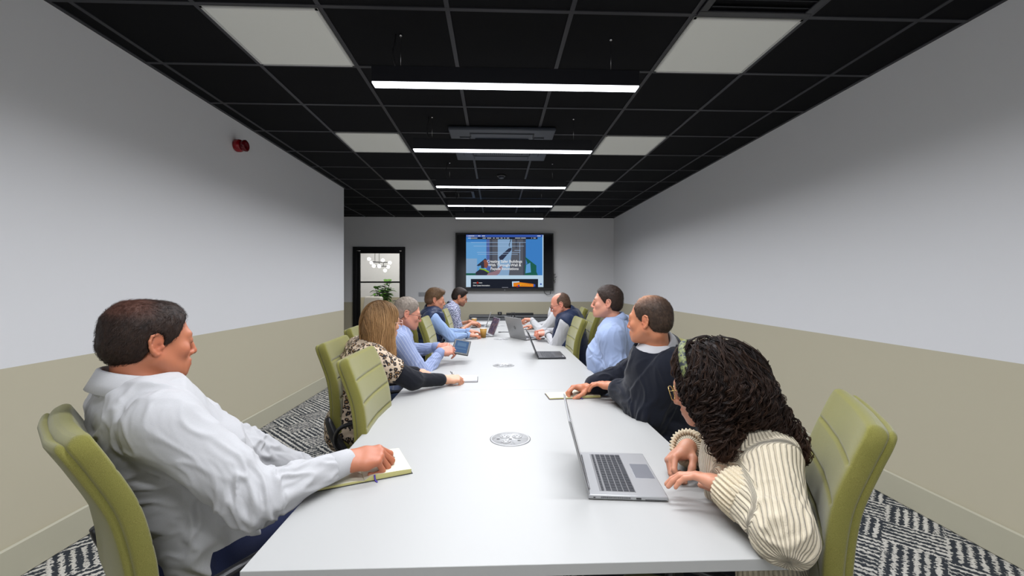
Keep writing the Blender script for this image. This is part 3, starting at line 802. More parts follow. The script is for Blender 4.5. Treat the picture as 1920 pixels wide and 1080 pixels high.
GY = 2.187
XL, XR, YB, YL, CEIL, YF = -2.20, 2.49, 9.06, 6.345, 2.735, -1.6
def wall(name, x0, x1, y0, y1, z0=0, z1=None, m=None):
    z1 = CEIL if z1 is None else z1; mb = MB()
    mb.box(((x0+x1)/2, (y0+y1)/2, (z0+z1)/2), (abs(x1-x0), abs(y1-y0), z1-z0)); return tag(mb.build(name, m or MAT['wall']), kind='structure')
def build_room():
    DX0, DX1, DZ = X_at(662, YB), X_at(760, YB), Z_at(711, 463, YB)
    t = .12
    mb = MB(); mb.box((-.5, 6, -.05), (8.5, 17, .1)); tag(mb.build('floor', MAT['carpet']), kind='structure')
    wall('wall_left', XL-t, XL, YF-t, YL); wall('wall_left_return', -4.0, XL-t, YL-t, YL); wall('wall_left_recess', -4.0-t, -4.0, YL-t, YB+t)
    wall('wall_right', XR, XR+t, YF-t, YB+t); wall('wall_front', XL-t, XR+t, YF-t, YF)
    # back wall with the doorway cut out of it
    mb = MB()
    for a, b, c, d in ((-4.0, DX0, 0, CEIL), (DX1, XR, 0, CEIL), (DX0, DX1, DZ, CEIL)):
        mb.box(((a+b)/2, YB+t/2, (c+d)/2), (b-a, t, d-c))
    tag(mb.build('wall_back', MAT['wall']), kind='structure')
    # skirting
    def skirt(name, x0, x1, y0, y1, nx, ny):
        mb = MB(); h = .165; d = .016
        cx, cy = (x0+x1)/2+nx*d/2, (y0+y1)/2+ny*d/2
        sx, sy = (abs(x1-x0) or d), (abs(y1-y0) or d)
        mb.rbox((cx, cy, h/2), (sx, sy, h), .0075, seg=1); tag(mb.build(name, MAT['base']), kind='structure')
    skirt('baseboard_left', XL, XL, YF, YL, 1, 0); skirt('baseboard_right', XR, XR, YF, YB, -1, 0)
    skirt('baseboard_back', DX1, XR, YB, YB, 0, -1); skirt('baseboard_back_left', -4.0, DX0, YB, YB, 0, -1)
    # ceiling: tiles and exposed bars
    mb = MB(); mb.box((-.8, (YB+YF)/2, CEIL+.05), (6.8, YB-YF+.3, .1), 0)
    gx = [-3.9, -3.3, -2.69, -2.085, -1.487, -.880, -.245, .385, 1.010, 1.618, 2.215]; gy = [GY+.6*i for i in range(-6, 13)]
    w = .024
    for x in gx:
        if XL < x < XR: mb.box((x, (YF+YB)/2, CEIL-.002), (w, YB-YF, .006), 1)
        elif -4 < x <= XL: mb.box((x, (YL+YB)/2, CEIL-.002), (w, YB-YL, .006), 1)
    for y in gy:
        if not YF < y < YB: continue
        x0 = XL if y < YL else -4.0
        mb.box(((x0+XR)/2, y, CEIL-.0025), (XR-x0, w, .006), 1)
    for x, y0, y1 in ((XL+.012, YF, YL), (XR-.012, YF, YB)): mb.box((x, (y0+y1)/2, CEIL-.0022), (.024, y1-y0, .006), 1)
    tag(mb.build('ceiling', [MAT['tile'], MAT['tbar']]), kind='structure')
    # flat light panels
    side = {-1.483: 'left', 1.014: 'right'}
    names = ['nearest', 'second', 'third', 'furthest']
    for i, gy0 in enumerate((GY, GY+1.8, GY+3.6, GY+5.4)):
        for gx0, sd in side.items():
            r = thing('ceiling_light_panel', f'square pale flush ceiling panel, {names[i]} of the row on the {sd} of the pendant lamps', 'ceiling light', (gx0+.3, gy0+.3, CEIL-.006), 0, 'flush light panels in the black ceiling')
            mb = MB(); mb.box((0, 0, 0), (.576, .576, .005)); mb.build('diffuser', MAT['panel'], r)
            mb = MB()
            for a, b, c, d in ((0, .282, .576, .012), (0, -.282, .576, .012), (.282, 0, .012, .576), (-.282, 0, .012, .576)): mb.box((a, b, -.003), (c, d, .005))
            mb.build('frame', MAT['panel_frame'], r)
    # pendant bars
    r0 = None; BX = .06
    lab = ['nearest of the five linear pendant lamps, right over the near table end', 'second linear pendant lamp from the camera, hanging under the air conditioner', 'third linear pendant lamp from the camera, just before the smoke detector',
           'fourth linear pendant lamp from the camera', 'fifth and furthest linear pendant lamp, low above the wall screen', 'added unseen linear pendant lamp above and behind the near end of the table', 'unseen linear pendant lamp added behind the camera position']
    for i, y in enumerate((2.42, 3.60, 4.955, 6.15, 7.31, 1.22, 0.03)):  # last two lamps are out of view, added to light the near end
        if r0 is None:
            r = thing('pendant_light', 'black bar, '+lab[i], 'pendant light', (BX, y, 2.45), 0, 'black linear pendant lights over the table')
            mb = MB(); L = 1.48; mb.rbox((0, 0, .0475), (L, .075, .085), .0015); mb.build('housing', MAT['black_metal'], r)
            mb = MB(); mb.box((0, 0, .002), (L-.006, .066, .007)); mb.build('diffuser', MAT['led'], r)
            for x in (-.588, .588):
                mb = MB(); mb.cyl((x, 0, .088), (x, 0, CEIL-2.45), .0009, n=5); mb.cyl((x, 0, .088), (x, 0, .102), .004, n=8); mb.build('suspension_wire', MAT['chrome'], r)
                mb = MB(); mb.cyl((x, 0, CEIL-2.45-.012), (x, 0, CEIL-2.45-.002), .0065, n=10); mb.build('wire_cap', MAT['chrome'], r)
            mb = MB(); mb.tube([(-.615, 0, CEIL-2.45-.003), (-.62, 0, .24), (-.632, 0, .19), (-.625, 0, .13), (-.612, 0, .088)], .0048, 6); mb.build('power_cable', MAT['black'], r)
            r0 = r
        else:
            r = copy_tree(r0); r.location = (BX, y, 2.45); r['label'] = 'black bar, '+lab[i]
    # air conditioner cassette
    r = thing('air_conditioner', 'dark grey square ceiling cassette air conditioner above the second pendant lamp', 'air conditioner', (.055, 4.27, CEIL))
    mb = MB(); mb.rbox((0, 0, -.020), (.95, .95, .034), .012); mb.build('fascia', MAT['ac'], r)
    mb = MB(); mb.rbox((0, 0, -.043), (.50, .50, .014), .006); mb.build('intake_grille', MAT['ac'], r)
    mb = MB()
    for k in range(22): mb.box((-.21+k*.02, 0, -.0515), (.007, .42, .003))
    mb.build('grille_slats', MAT['ac_dark'], r)
    for k in range(4):
        M = Matrix.Rotation(k*PI/2, 3, 'Z'); mb = MB()
        mb.rbox(M@Vector((0, .34, -.040)), (.56, .085, .010), .004, 0, M); mb.build('louvre', MAT['ac'], r)
        mb = MB()
        for a, b, c, d in ((0, .386, .58, .005), (0, .293, .58, .005), (.288, .34, .005, .095), (-.288, .34, .005, .095)): mb.box(M@Vector((a, b, -.0385)), (c, d, .004), 0, M)
        mb.build('louvre_gap', MAT['ac_dark'], r)
    r = thing('smoke_detector', 'small round black smoke detector on the ceiling between the third and fourth pendant lamps', 'smoke detector', (X_at(940, 5.5), 5.52, CEIL))
    mb = MB(); mb.lathe([(.02, 0), (.055, -.001), (.056, -.012), (.048, -.02), (.040, -.022)], 24); mb.build('base', MAT['black'], r)
    mb = MB(); mb.lathe([(.034, -.022), (.036, -.034), (.026, -.042), (.0, -.043)], 24); mb.build('sensor', MAT['ac'], r)
    # air diffuser grille on the right front ceiling, another at the far left
    for (x, y, lb, s_) in ((1.314, GY-.3, 'black square air diffuser at the top edge of the picture, beside the nearest right panel', .58), (-.58, GY+4.5, 'black louvred air grille in the ceiling left of the fourth pendant lamp', .5)):
        r = thing('air_vent', lb, 'vent', (x, y, CEIL)); mb = MB()
        for a, b, c, d in ((0, s_/2-.02, s_, .04), (0, -s_/2+.02, s_, .04), (s_/2-.02, 0, .04, s_-.08), (-s_/2+.02, 0, .04, s_-.08)): mb.rbox((a, b, -.010), (c, d, .014), .004)
        mb.build('frame', MAT['black_metal'], r); mb = MB()
        for k in range(9): mb.box((0, -s_/2+.07+k*(s_-.14)/8, -.010), (s_-.09, .022, .003), 0, Matrix.Rotation(.5, 3, 'X'))
        mb.build('slats', MAT['black_metal'], r)
    # red sounder on the left wall
    Y = 3.78; Z = Z_at(450, 276, Y)
    # depth where the wall column at px 438 lies
    r = thing('fire_alarm_sounder', 'red round fire alarm sounder high on the left wall', 'fire alarm', (XL, 3.74, Z))
    M = Matrix.Rotation(PI/2, 3, 'Y')
    mb = MB(); mb.lathe([(.0, .0), (.046, .0), (.052, .008), (.053, .034), (.048, .050), (.036, .054)], 28, M=M); mb.build('base', MAT['red'], r)
    mb = MB(); mb.lathe([(.034, .050), (.040, .056), (.047, .072), (.048, .088), (.040, .094), (.022, .088), (.0, .082)], 28, M=M); mb.build('horn', MAT['red_dark'], r)
    # door in the back wall: frame, leaf, panes
    dw = DX1-DX0; fw = .075
    r = tag(thing('door_1', None, None, ((DX0+DX1)/2, YB, 0)), kind='structure')
    mb = MB()
    for x in (-dw/2+fw/2, dw/2-fw/2): mb.rbox((x, .05, DZ/2), (fw, .15, DZ), .004)
    mb.rbox((0, .05, DZ-fw/2), (dw-2*fw, .15, fw), .004); mb.build('door_frame', MAT['door'], r)
    g0, g1 = -dw/2+.145, dw/2-.125; top = Z_at(711, 475, YB); bar = Z_at(711, 529, YB)
    mb = MB(); lw = dw-2*fw
    mb.rbox(((-lw/2+g0)/2, .03, DZ/2-fw/2), (g0+lw/2-.004, .045, DZ-fw-.02), .003)
    mb.rbox(((lw/2+g1)/2, .03, DZ/2-fw/2), (lw/2-g1-.004, .045, DZ-fw-.02), .003)
    mb.rbox(((g0+g1)/2, .03, (top+DZ-fw)/2), (g1-g0, .045, DZ-fw-top), .003)
    mb.rbox(((g0+g1)/2, .03, .12), (g1-g0, .045, .22), .003)
    mb.rbox(((g0+g1)/2, .03, bar), (g1-g0, .035, .032), .003); mb.rbox(((g0+g1)/2, .03, bar-.72), (g1-g0, .035, .032), .003)
    leaf = mb.build('door_leaf', MAT['door'], r)
    for a, b in ((bar+.016, top), (bar-.704, bar-.016), (.23, bar-.736)):
        mb = MB(); mb.box(((g0+g1)/2, .03, (a+b)/2), (g1-g0, .006, b-a)); mb.build('pane', MAT['glass'], leaf)
    mb = MB(); mb.cyl((lw/2-.05, .007, 1.0), (lw/2-.05, -.045, 1.0), .010); mb.tube([(lw/2-.05, -.045, 1.0), (lw/2-.17, -.045, 1.0)], .009, 10); mb.build('door_handle', MAT['chrome'], leaf)
    # the room behind the door
    wall('wall_far', -6.2, 1.0, 12.9, 13.0, m=MAT['wall_far']); wall('wall_far_left', -6.3, -6.2, YB, 13.0, m=MAT['wall_far']); wall('wall_far_right', 1.0, 1.1, YB+t, 13.0, m=MAT['wall_far'])
    mb = MB(); mb.box((-2.6, 11.2, 2.95), (7.4, 3.9, .1)); tag(mb.build('ceiling_far', MAT['white_wall']), kind='structure')
    wall('wall_far_corner', -4.55, -4.45, 11.6, 12.9, m=MAT['wall_far'])
    wall('wall_far_header', -4.0, 1.0, YB+t-.02, YB+t, CEIL, 2.95, m=MAT['wall_far'])
    # chandelier with globes
    Y = 11.3; cx, cz = X_at(715, Y), Z_at(715, 492, Y)
    r = thing('chandelier', 'black rod chandelier with white globe bulbs seen through the door glass', 'chandelier', (cx, Y, cz))
    def g(px, py): return (X_at(px, Y)-cx, 0, Z_at(px, py, Y)-cz)
    mb = MB(); mb.tube([g(697, 491), g(729, 492)], .012, 8); mb.tube([g(703, 499), g(727, 499.5)], .010, 8)
    mb.tube([g(703, 491), (g(703, 491)[0], 0, 2.9-cz)], .006, 6); mb.tube([g(711, 491), (g(711, 491)[0], 0, 2.9-cz)], .006, 6); mb.tube([g(719, 491), g(719, 500)], .008, 6)
    mb.tube([g(711, 491), g(711, 500)], .008, 6); mb.build('rods', MAT['black_metal'], r)
    for px, py, dy in ((694, 486, -.1), (694, 492, .12), (718, 488, 0), (731, 492.5, 0), (703, 499, -.1), (709.5, 499, .1), (713, 499, -.12), (726, 500, .1), (722, 507, 0)):
        p = g(px, py); mb = MB(); mb.sphere((p[0], dy, p[2]), .043, 16); mb.build('globe', MAT['globe'], r)
    # fiddle leaf plant
    Y = 12.3; px0 = X_at(717, Y); r = thing('potted_plant', 'broad-leaved green plant standing behind the glass door', 'plant', (px0, Y, 0))
    mb = MB(); mb.lathe([(.0, 0), (.15, 0), (.19, .42), (.175, .42), (.165, .38), (0, .38)], 24); mb.build('pot', MAT['paper_white'], r)
    mb = MB(); rs = random.Random(4); lv = MB()
    for k in range(11):
        a = rs.uniform(0, 6.28); rr = rs.uniform(.05, .22); zt = rs.uniform(1.05, 1.42)
        P = [Vector((0, 0, .38)), Vector((math.cos(a)*rr*.3, math.sin(a)*rr*.3, .8)), Vector((math.cos(a)*rr, math.sin(a)*rr, zt))]
        mb.tube(P, [.012, .010, .006], 6)
        for q in range(10):
            t = .45+.55*q/9; p = P[1].lerp(P[2], (t-.45)/.55); az = a+q*2.3; up = rs.uniform(-.1, .9); L = rs.uniform(.2, .32)
            d = Vector((math.cos(az), math.sin(az), up)).normalized(); s_ = d.cross(Vector((0, 0, 1))).normalized(); n_ = s_.cross(d)
            G = []
            for i in range(7):
                u = i/6; wd = L*.32*math.sin(PI*min(1, u**.75))**.8*(1-.15*math.sin(PI*u)) if 0 < u < 1 else .002
                c_ = p+d*(L*u)-Vector((0, 0, 1))*(u*u*L*.35); G.append([c_-s_*wd+n_*wd*.25, c_, c_+s_*wd+n_*wd*.25])
            lv.grid(G)
    mb.build('stems', MAT['stem'], r); lv.build('leaves', MAT['leaf'], r)
    # cream lounge chair
    Y = 11.6; x = X_at(684, Y); r = thing('lounge_chair', 'cream lounge chair with thin black legs behind the glass door', 'chair', (x, Y, 0), -.5)
    mb = MB(); mb.rbox((0, 0, .40), (.66, .62, .14), .05, seg=4); mb.build('seat', MAT['sofa'], r)
    mb = MB(); mb.rbox((0, .28, .72), (.62, .12, .58), .055, 0, Matrix.Rotation(-.2, 3, 'X'), seg=4); mb.build('backrest', MAT['sofa'], r)
    for sx in (-1, 1):
        mb = MB(); mb.rbox((sx*.34, 0, .52), (.05, .5, .04), .012); mb.build('armrest', MAT['stem'], r)
        for sy in (-1, 1): mb = MB(); mb.cyl((sx*.34, sy*.24, .52), (sx*.32, sy*.26, 0), .013, .010, 8); mb.build('leg', MAT['black_metal'], r)
    # double socket on the back wall
    x = X_at(792, YB); z = Z_at(792, 552, YB); r = thing('wall_socket', 'small grey double socket plate on the back wall right of the black door', 'wall socket', (x, YB, z))
    mb = MB(); mb.rbox((0, -.006, 0), (.15, .012, .088), .003); mb.build('plate', MAT['socket'], r)
    for sx in (-.036, .036):
        mb = MB()
        for a, b in ((0, .018), (-.011, -.008), (.011, -.008)): mb.box((sx+a, -.013, b), (.004, .002, .009))
        mb.build('slot', MAT['outlet_hole'], r)
    # low credenza along the back wall
    zt = .715; r = thing('credenza', 'low dark grey cabinet against the back wall beyond the table end', 'cabinet', (.75, YB-.24, 0))
    w0, w1 = X_at(880, 8.6)-.75, X_at(1113, 8.6)-.75; cw = (w0+w1)/2; ww = w1-w0
    mb = MB(); mb.rbox((cw, 0, zt-.015), (ww+.02, .46, .03), .003); mb.build('top', MAT['credenza'], r)
    mb = MB(); mb.box((cw, .01, (zt-.03)/2+.03), (ww, .42, zt-.09)); mb.build('carcass', MAT['credenza'], r)
    for k in range(4):
        d = None; mb = MB(); mb.rbox((w0+ww*(k+.5)/4, -.213, (zt-.03)/2+.02), (ww/4-.006, .018, zt-.10), .002); d = mb.build('door', MAT['credenza'], r)
        mb = MB(); mb.cyl((w0+ww*(k+.5)/4+.17, -.228, .5), (w0+ww*(k+.5)/4+.17, -.228, .62), .005); mb.build('handle', MAT['chrome'], d)

# ------------------------------------------------------------------ screen
def build_tv():
    Y = YB-.105; x0, x1 = X_at(854, Y), X_at(1038, Y); z1, z0 = Z_at(946, 437, Y), Z_at(946, 545, Y)
    cx, cz, w, h = (x0+x1)/2, (z0+z1)/2, x1-x0, z1-z0
    r = thing('wall_screen', 'large black wall-mounted screen showing a web page with a worker photo', 'screen', (cx, Y, cz))
    mb = MB(); mb.rbox((0, .030, 0), (w, .055, h), .006); mb.build('bezel', MAT['black'], r)
    mb = MB(); mb.rbox((0, .0785, 0), (w*.5, .05, h*.5), .004); mb.build('wall_bracket', MAT['black_metal'], r)
    mb = MB(); mb.box((0, .0015, .012), (w-.05, .002, h-.085)); mb.build('glass_front', MAT['black_gloss'], r)
    def P(px, py): return (X_at(px, Y)-cx, Z_at(px, py, Y)-cz)
    def q(u, v): return P(840+u*220/1697, 420+v*140/1080)      # position measured on a close view of the screen
    cols = {'sky': (.06, .26, .68), 'sky2': (.15, .42, .80), 'pane': (.30, .48, .72), 'white': (.62, .82, 1.0), 'dark': (.018, .022, .035), 'col': (.12, .13, .16), 'col2': (.07, .08, .11), 'violet': (.10, .16, .45),
            'hat': (.04, .05, .09), 'face': (.30, .10, .07), 'arm': (.35, .22, .26), 'shirt': (.04, .045, .075), 'lime': (.30, .55, .03), 'green': (.02, .14, .10), 'orange': (.95, .28, .02), 'orange2': (1., .45, .03), 'blue': (.05, .12, .5), 'red': (.5, .03, .02), 'text': (.95, .97, 1.), 'line': (.45, .65, .95), 'grey': (.25, .26, .3)}
    names = list(cols); mats = [emission('screen_'+k, v, TVB) for k, v in cols.items()]
    mb = MB(); lay = [0]
    def poly(c, pts):
        lay[0] += 1; y = -.0002-lay[0]*.00006; vs = []
        for u, v in pts:
            a, b = q(u, v); vs.append((a, y, b))
        mb.add(vs, [tuple(range(len(vs)))], names.index(c))
    def rect(c, u0, v0, u1, v1): poly(c, [(u0, v0), (u1, v0), (u1, v1), (u0, v1)])
    rect('sky', 262, 155, 1380, 742); rect('sky2', 262, 260, 555, 742); rect('violet', 555, 218, 610, 742); rect('pane', 262, 500, 420, 715)
    rect('col', 600, 218, 722, 600); rect('pane', 720, 222, 925, 742); rect('col', 925, 218, 1125, 742); rect('col2', 610, 218, 640, 520); rect('col2', 975, 218, 1000, 742); rect('col2', 1085, 218, 1125, 742)
    rect('sky2', 1150, 560, 1210, 715); rect('green', 262, 712, 400, 742)
    poly('col', [(880, 742), (930, 350), (1070, 350), (1060, 742)]); poly('col', [(620, 600), (722, 600), (700, 742), (600, 742)])
    poly('green', [(1110, 470), (1225, 560), (1278, 600), (1278, 690), (1300, 742), (1110, 742), (1110, 600), (1150, 570)])
    poly('sky2', [(1130, 590), (1190, 560), (1200, 700), (1120, 712)])
    poly('hat', [(415, 600), (540, 495), (560, 520), (575, 560), (500, 590), (440, 610)]); poly('face', [(520, 520), (560, 520), (585, 580), (560, 640), (520, 630), (495, 570)]); poly('hat', [(470, 560), (520, 540), (525, 640), (480, 640)])
    poly('shirt', [(400, 742), (400, 700), (460, 655), (560, 670), (600, 700), (560, 742)]); poly('lime', [(455, 640), (530, 650), (600, 690), (585, 705), (520, 668), (455, 655)])
    poly('arm', [(560, 742), (580, 710), (690, 680), (770, 600), (790, 620), (740, 720), (700, 742)])
    poly('hat', [(735, 480), (790, 430), (880, 350), (920, 345), (915, 380), (860, 440), (790, 520), (750, 520)])
    poly('dark', [(880, 300), (905, 222), (915, 222), (890, 300), (895, 330), (885, 330)])
    for v, a, b in ((266, 330, 1125), (320, 370, 1100), (410, 420, 1040), (380, 960, 1050), (437, 430, 1010)): rect('line', a, v-2, b, v+3)
    rect('line', 1036, 270, 1041, 560)
    rect('dark', 330, 190, 1295, 220); rect('blue', 262, 155, 1370, 190); rect('white', 1366, 160, 1380, 742)
    rect('white', 262, 742, 1380, 912); rect('dark', 330, 795, 1303, 930); rect('grey', 780, 914, 870, 922)
    for a, b in ((290, 385), (430, 470), (490, 535), (1290, 1340), (270, 280), (400, 410)): rect('text', a, 168, b, 177)
    for a, b in ((290, 425), (500, 545), (565, 625), (650, 675), (695, 740), (760, 790), (810, 830), (850, 885), (970, 1045), (1055, 1125), (1205, 1215), (1235, 1270)): rect('text', a, 201, b, 208)
    rect('text', 362, 848, 412, 855); poly('red', [(410, 850), (428, 832), (446, 850), (428, 868)]); rect('text', 446, 848, 495, 855)
    poly('white', [(925, 832), (1030, 828), (1035, 845), (950, 850), (945, 905), (930, 905)]); poly('orange', [(945, 852), (1035, 842), (1240, 868), (1240, 908), (1100, 905), (945, 905)])
    poly('orange2', [(1040, 860), (1200, 880), (1200, 896), (1040, 890)]); poly('blue', [(1235, 868), (1262, 874), (1262, 905), (1235, 908)]); poly('blue', [(1010, 880), (1035, 880), (1035, 905), (1010, 905)]); poly('red', [(985, 895), (1020, 895), (1020, 915), (990, 915)])
    for k in range(5): rect('red', 1065+k*28, 878, 1078+k*28, 888)
    poly('blue', [(1330, 865), (1343, 855), (1357, 865), (1357, 880), (1330, 880)])
    im = mb.build('display_picture', mats, r, fix=False)
    tm = mats[names.index('text')]; yy = -.012
    for body, u, v, hgt in (('Creating Safer Buildings', 818, 543, 52), ('With Through-Wall &', 818, 596, 52), ('Façade Innovations', 818, 648, 52)):
        a, b = q(u, v); text_obj('display_text', body, hgt*140/1080/F*Y*1.02, (a, yy, b), (PI/2, 0, 0), tm, im)
    a, b = q(362, 890); text_obj('display_text', 'Our Latest Innovation', .0385, (a, yy, b), (PI/2, 0, 0), tm, im, 'LEFT')
    mb = MB(); mb.prism([(-.014, .006), (.014, .006), (0, -.008)], 0, .003, M=Matrix.Rotation(PI/2, 3, 'X'), c=(0, -.001, -h/2+.012)); mb.build('emblem', MAT['socket'], r)
    # bundle of loose cables at the right edge
    rs = random.Random(2); b0 = P(1037, 520)
    for k in range(9):
        a = rs.uniform(-1.2, 1.2); L = rs.uniform(.05, .11); s0 = Vector((b0[0]+.004, .05, b0[1]+rs.uniform(-.12, .12)))
        mb = MB(); mb.tube([s0-Vector((.03, 0, 0)), s0+Vector((L*.5*math.cos(a), 0, L*.5*math.sin(a))), s0+Vector((L*.8*math.cos(a+.4), -.01, L*math.sin(a+.4)))], .004, 5); mb.build('cable', MAT['black'], r)
    p0 = P(1020, 544); p1 = P(1026, 551); p2 = P(1034, 547)
    mb = MB(); mb.tube([(p0[0], .06, p0[1]), (p0[0]+.02, .06, p1[1]+.02), (p1[0], .06, p1[1]-.02), (p2[0]-.02, .06, p1[1]-.01), (p2[0], .06, p2[1]+.05)], .006, 6)
    mb.build('cable', MAT['black'], r)
# ------------------------------------------------------------------ table
TZ = .73; TX0, TX1, TY0, TY1 = -.552, .676, .952, 7.26
def build_table():
    r = thing('conference_table', 'long white conference table running down the middle of the room', 'table', (0, 0, 0))
    n = 4; L = (TY1-TY0)/n
    for i in range(n):
        y0 = TY0+i*L; mb = MB(); mb.rbox(((TX0+TX1)/2, y0+L/2, TZ-.0135), (TX1-TX0, L-.0012, .027), .0015); mb.build('tabletop', MAT['table'], r)
    for i in range(n+1):
        y = TY0+i*L+(.28 if i == 0 else -.28 if i == n else 0); mb = MB()
        for x in (TX0+.17, TX1-.17): mb.rbox((x, y, (TZ-.027)/2), (.06, .06, TZ-.027), .004)
        mb.rbox(((TX0+TX1)/2, y, TZ-.052), (TX1-TX0-.36, .06, .05), .004); mb.build('leg_frame', MAT['table_leg'], r)
    mb = MB()
    for x in (TX0+.17, TX1-.17): mb.rbox((x, (TY0+TY1)/2, TZ-.052), (.05, TY1-TY0-.6, .05), .003)
    mb.build('rail', MAT['table_leg'], r)
    for i in range(n):
        y = 1.727+i*1.552; cx, cy = .057, y; mb = MB()
        mb.lathe([(.0, 0), (.079, 0), (.0795, .0012), (.078, .0030), (.0735, .0034), (.073, .0016), (.0, .0016)], 40, (cx, cy, TZ-.0004)); po = mb.build('power_outlet', MAT['outlet'], r)
        mb = MB(); mb.lathe([(.0785, .0), (.0815, .0), (.0815, .0011), (.0785, .0014)], 40, (cx, cy, TZ-.0002)); mb.build('outlet_ring', MAT['outlet_rim'], po)
        for sx, sy in ((-.022, .022), (.028, .020), (-.018, -.030)):
            mb = MB(); mb.lathe([(.0, .0), (.0195, .0), (.020, .003), (.017, .004), (.0165, .002), (0, .002)], 20, (cx+sx, cy+sy, TZ+.0008)); so = mb.build('socket', MAT['outlet'], po)
            mb = MB()
            for a, b in ((0, .008), (-.008, -.005), (.008, -.005)): mb.box((cx+sx+a, cy+sy+b, TZ+.0031), (.004, .006, .0008))
            mb.build('slot', MAT['outlet_hole'], so)
        for sx, sy in ((-.048, -.004), (.034, -.022), (.0, -.006)): mb = MB(); mb.rbox((cx+sx, cy+sy, TZ+.0022), (.012, .005, .0016), .0005); mb.build('usb_port', MAT['outlet_hole'], po)
# ------------------------------------------------------------------ chair
def sweep_slab(path, width, thick, groove=None, n=30, ex=.32, bow=0.0, front_only=True, off=0.0):
    """a soft slab swept along a side profile; path (y,z) points, closed ends"""
    P = [Vector((0, a, b)) for a, b in path]; m = len(P); G = []
    S = [0]
    for i in range(1, m): S.append(S[-1]+(P[i]-P[i-1]).length)
    tot = S[-1]
    for i in range(m):
        t = (P[min(i+1, m-1)]-P[max(i-1, 0)]).normalized(); nr = Vector((0, t.z, -t.y))       # towards the sitter
        w = width(S[i]/tot); th = thick(S[i]/tot); row = []
        for k in range(n):
            a = 2*PI*k/n; c, s_ = math.cos(a), math.sin(a)
            x = math.copysign(abs(c)**ex, c)*w/2; y = math.copysign(abs(s_)**ex, s_)*th/2
            if groove and s_ > .3: y -= groove(S[i], tot)*min(1, (s_-.3)*3)*(1 if abs(x) < w*.46 else .3)
            row.append(P[i]+Vector((x, 0, 0))+nr*(y+off+bow*(abs(x)/(w/2))**2))
        G.append(row)
    mb = MB(); vs = [p for r_ in G for p in r_]
    fs = [(i*n+k, i*n+(k+1) % n, (i+1)*n+(k+1) % n, (i+1)*n+k) for i in range(m-1) for k in range(n)]
    mb.add(vs, fs, 0, True); mb.add(G[0], [tuple(range(n))], 0); mb.add(G[-1], [tuple(range(n))], 0); return mb
def spline(pts, n):
    P = [Vector((*p, 0)) if len(p) == 2 else Vector(p) for p in pts]; out = []; m = len(P)
    for i in range(n):
        t = i/(n-1)*(m-1); k = min(int(t), m-2); f = t-k
        p0, p1, p2, p3 = P[max(k-1, 0)], P[k], P[k+1], P[min(k+2, m-1)]
        out.append(.5*((2*p1)+(p2-p0)*f+(2*p0-5*p1+4*p2-p3)*f*f+(3*p1-p0-3*p2+p3)*f**3))
    return out
def rnd_end(s, L, r):                     # rounding factor near the two ends of a slab
    d = min(s, 1-s)*L
    return 1 if d > r else math.sqrt(max(0, 1-((r-d)/r)**2))
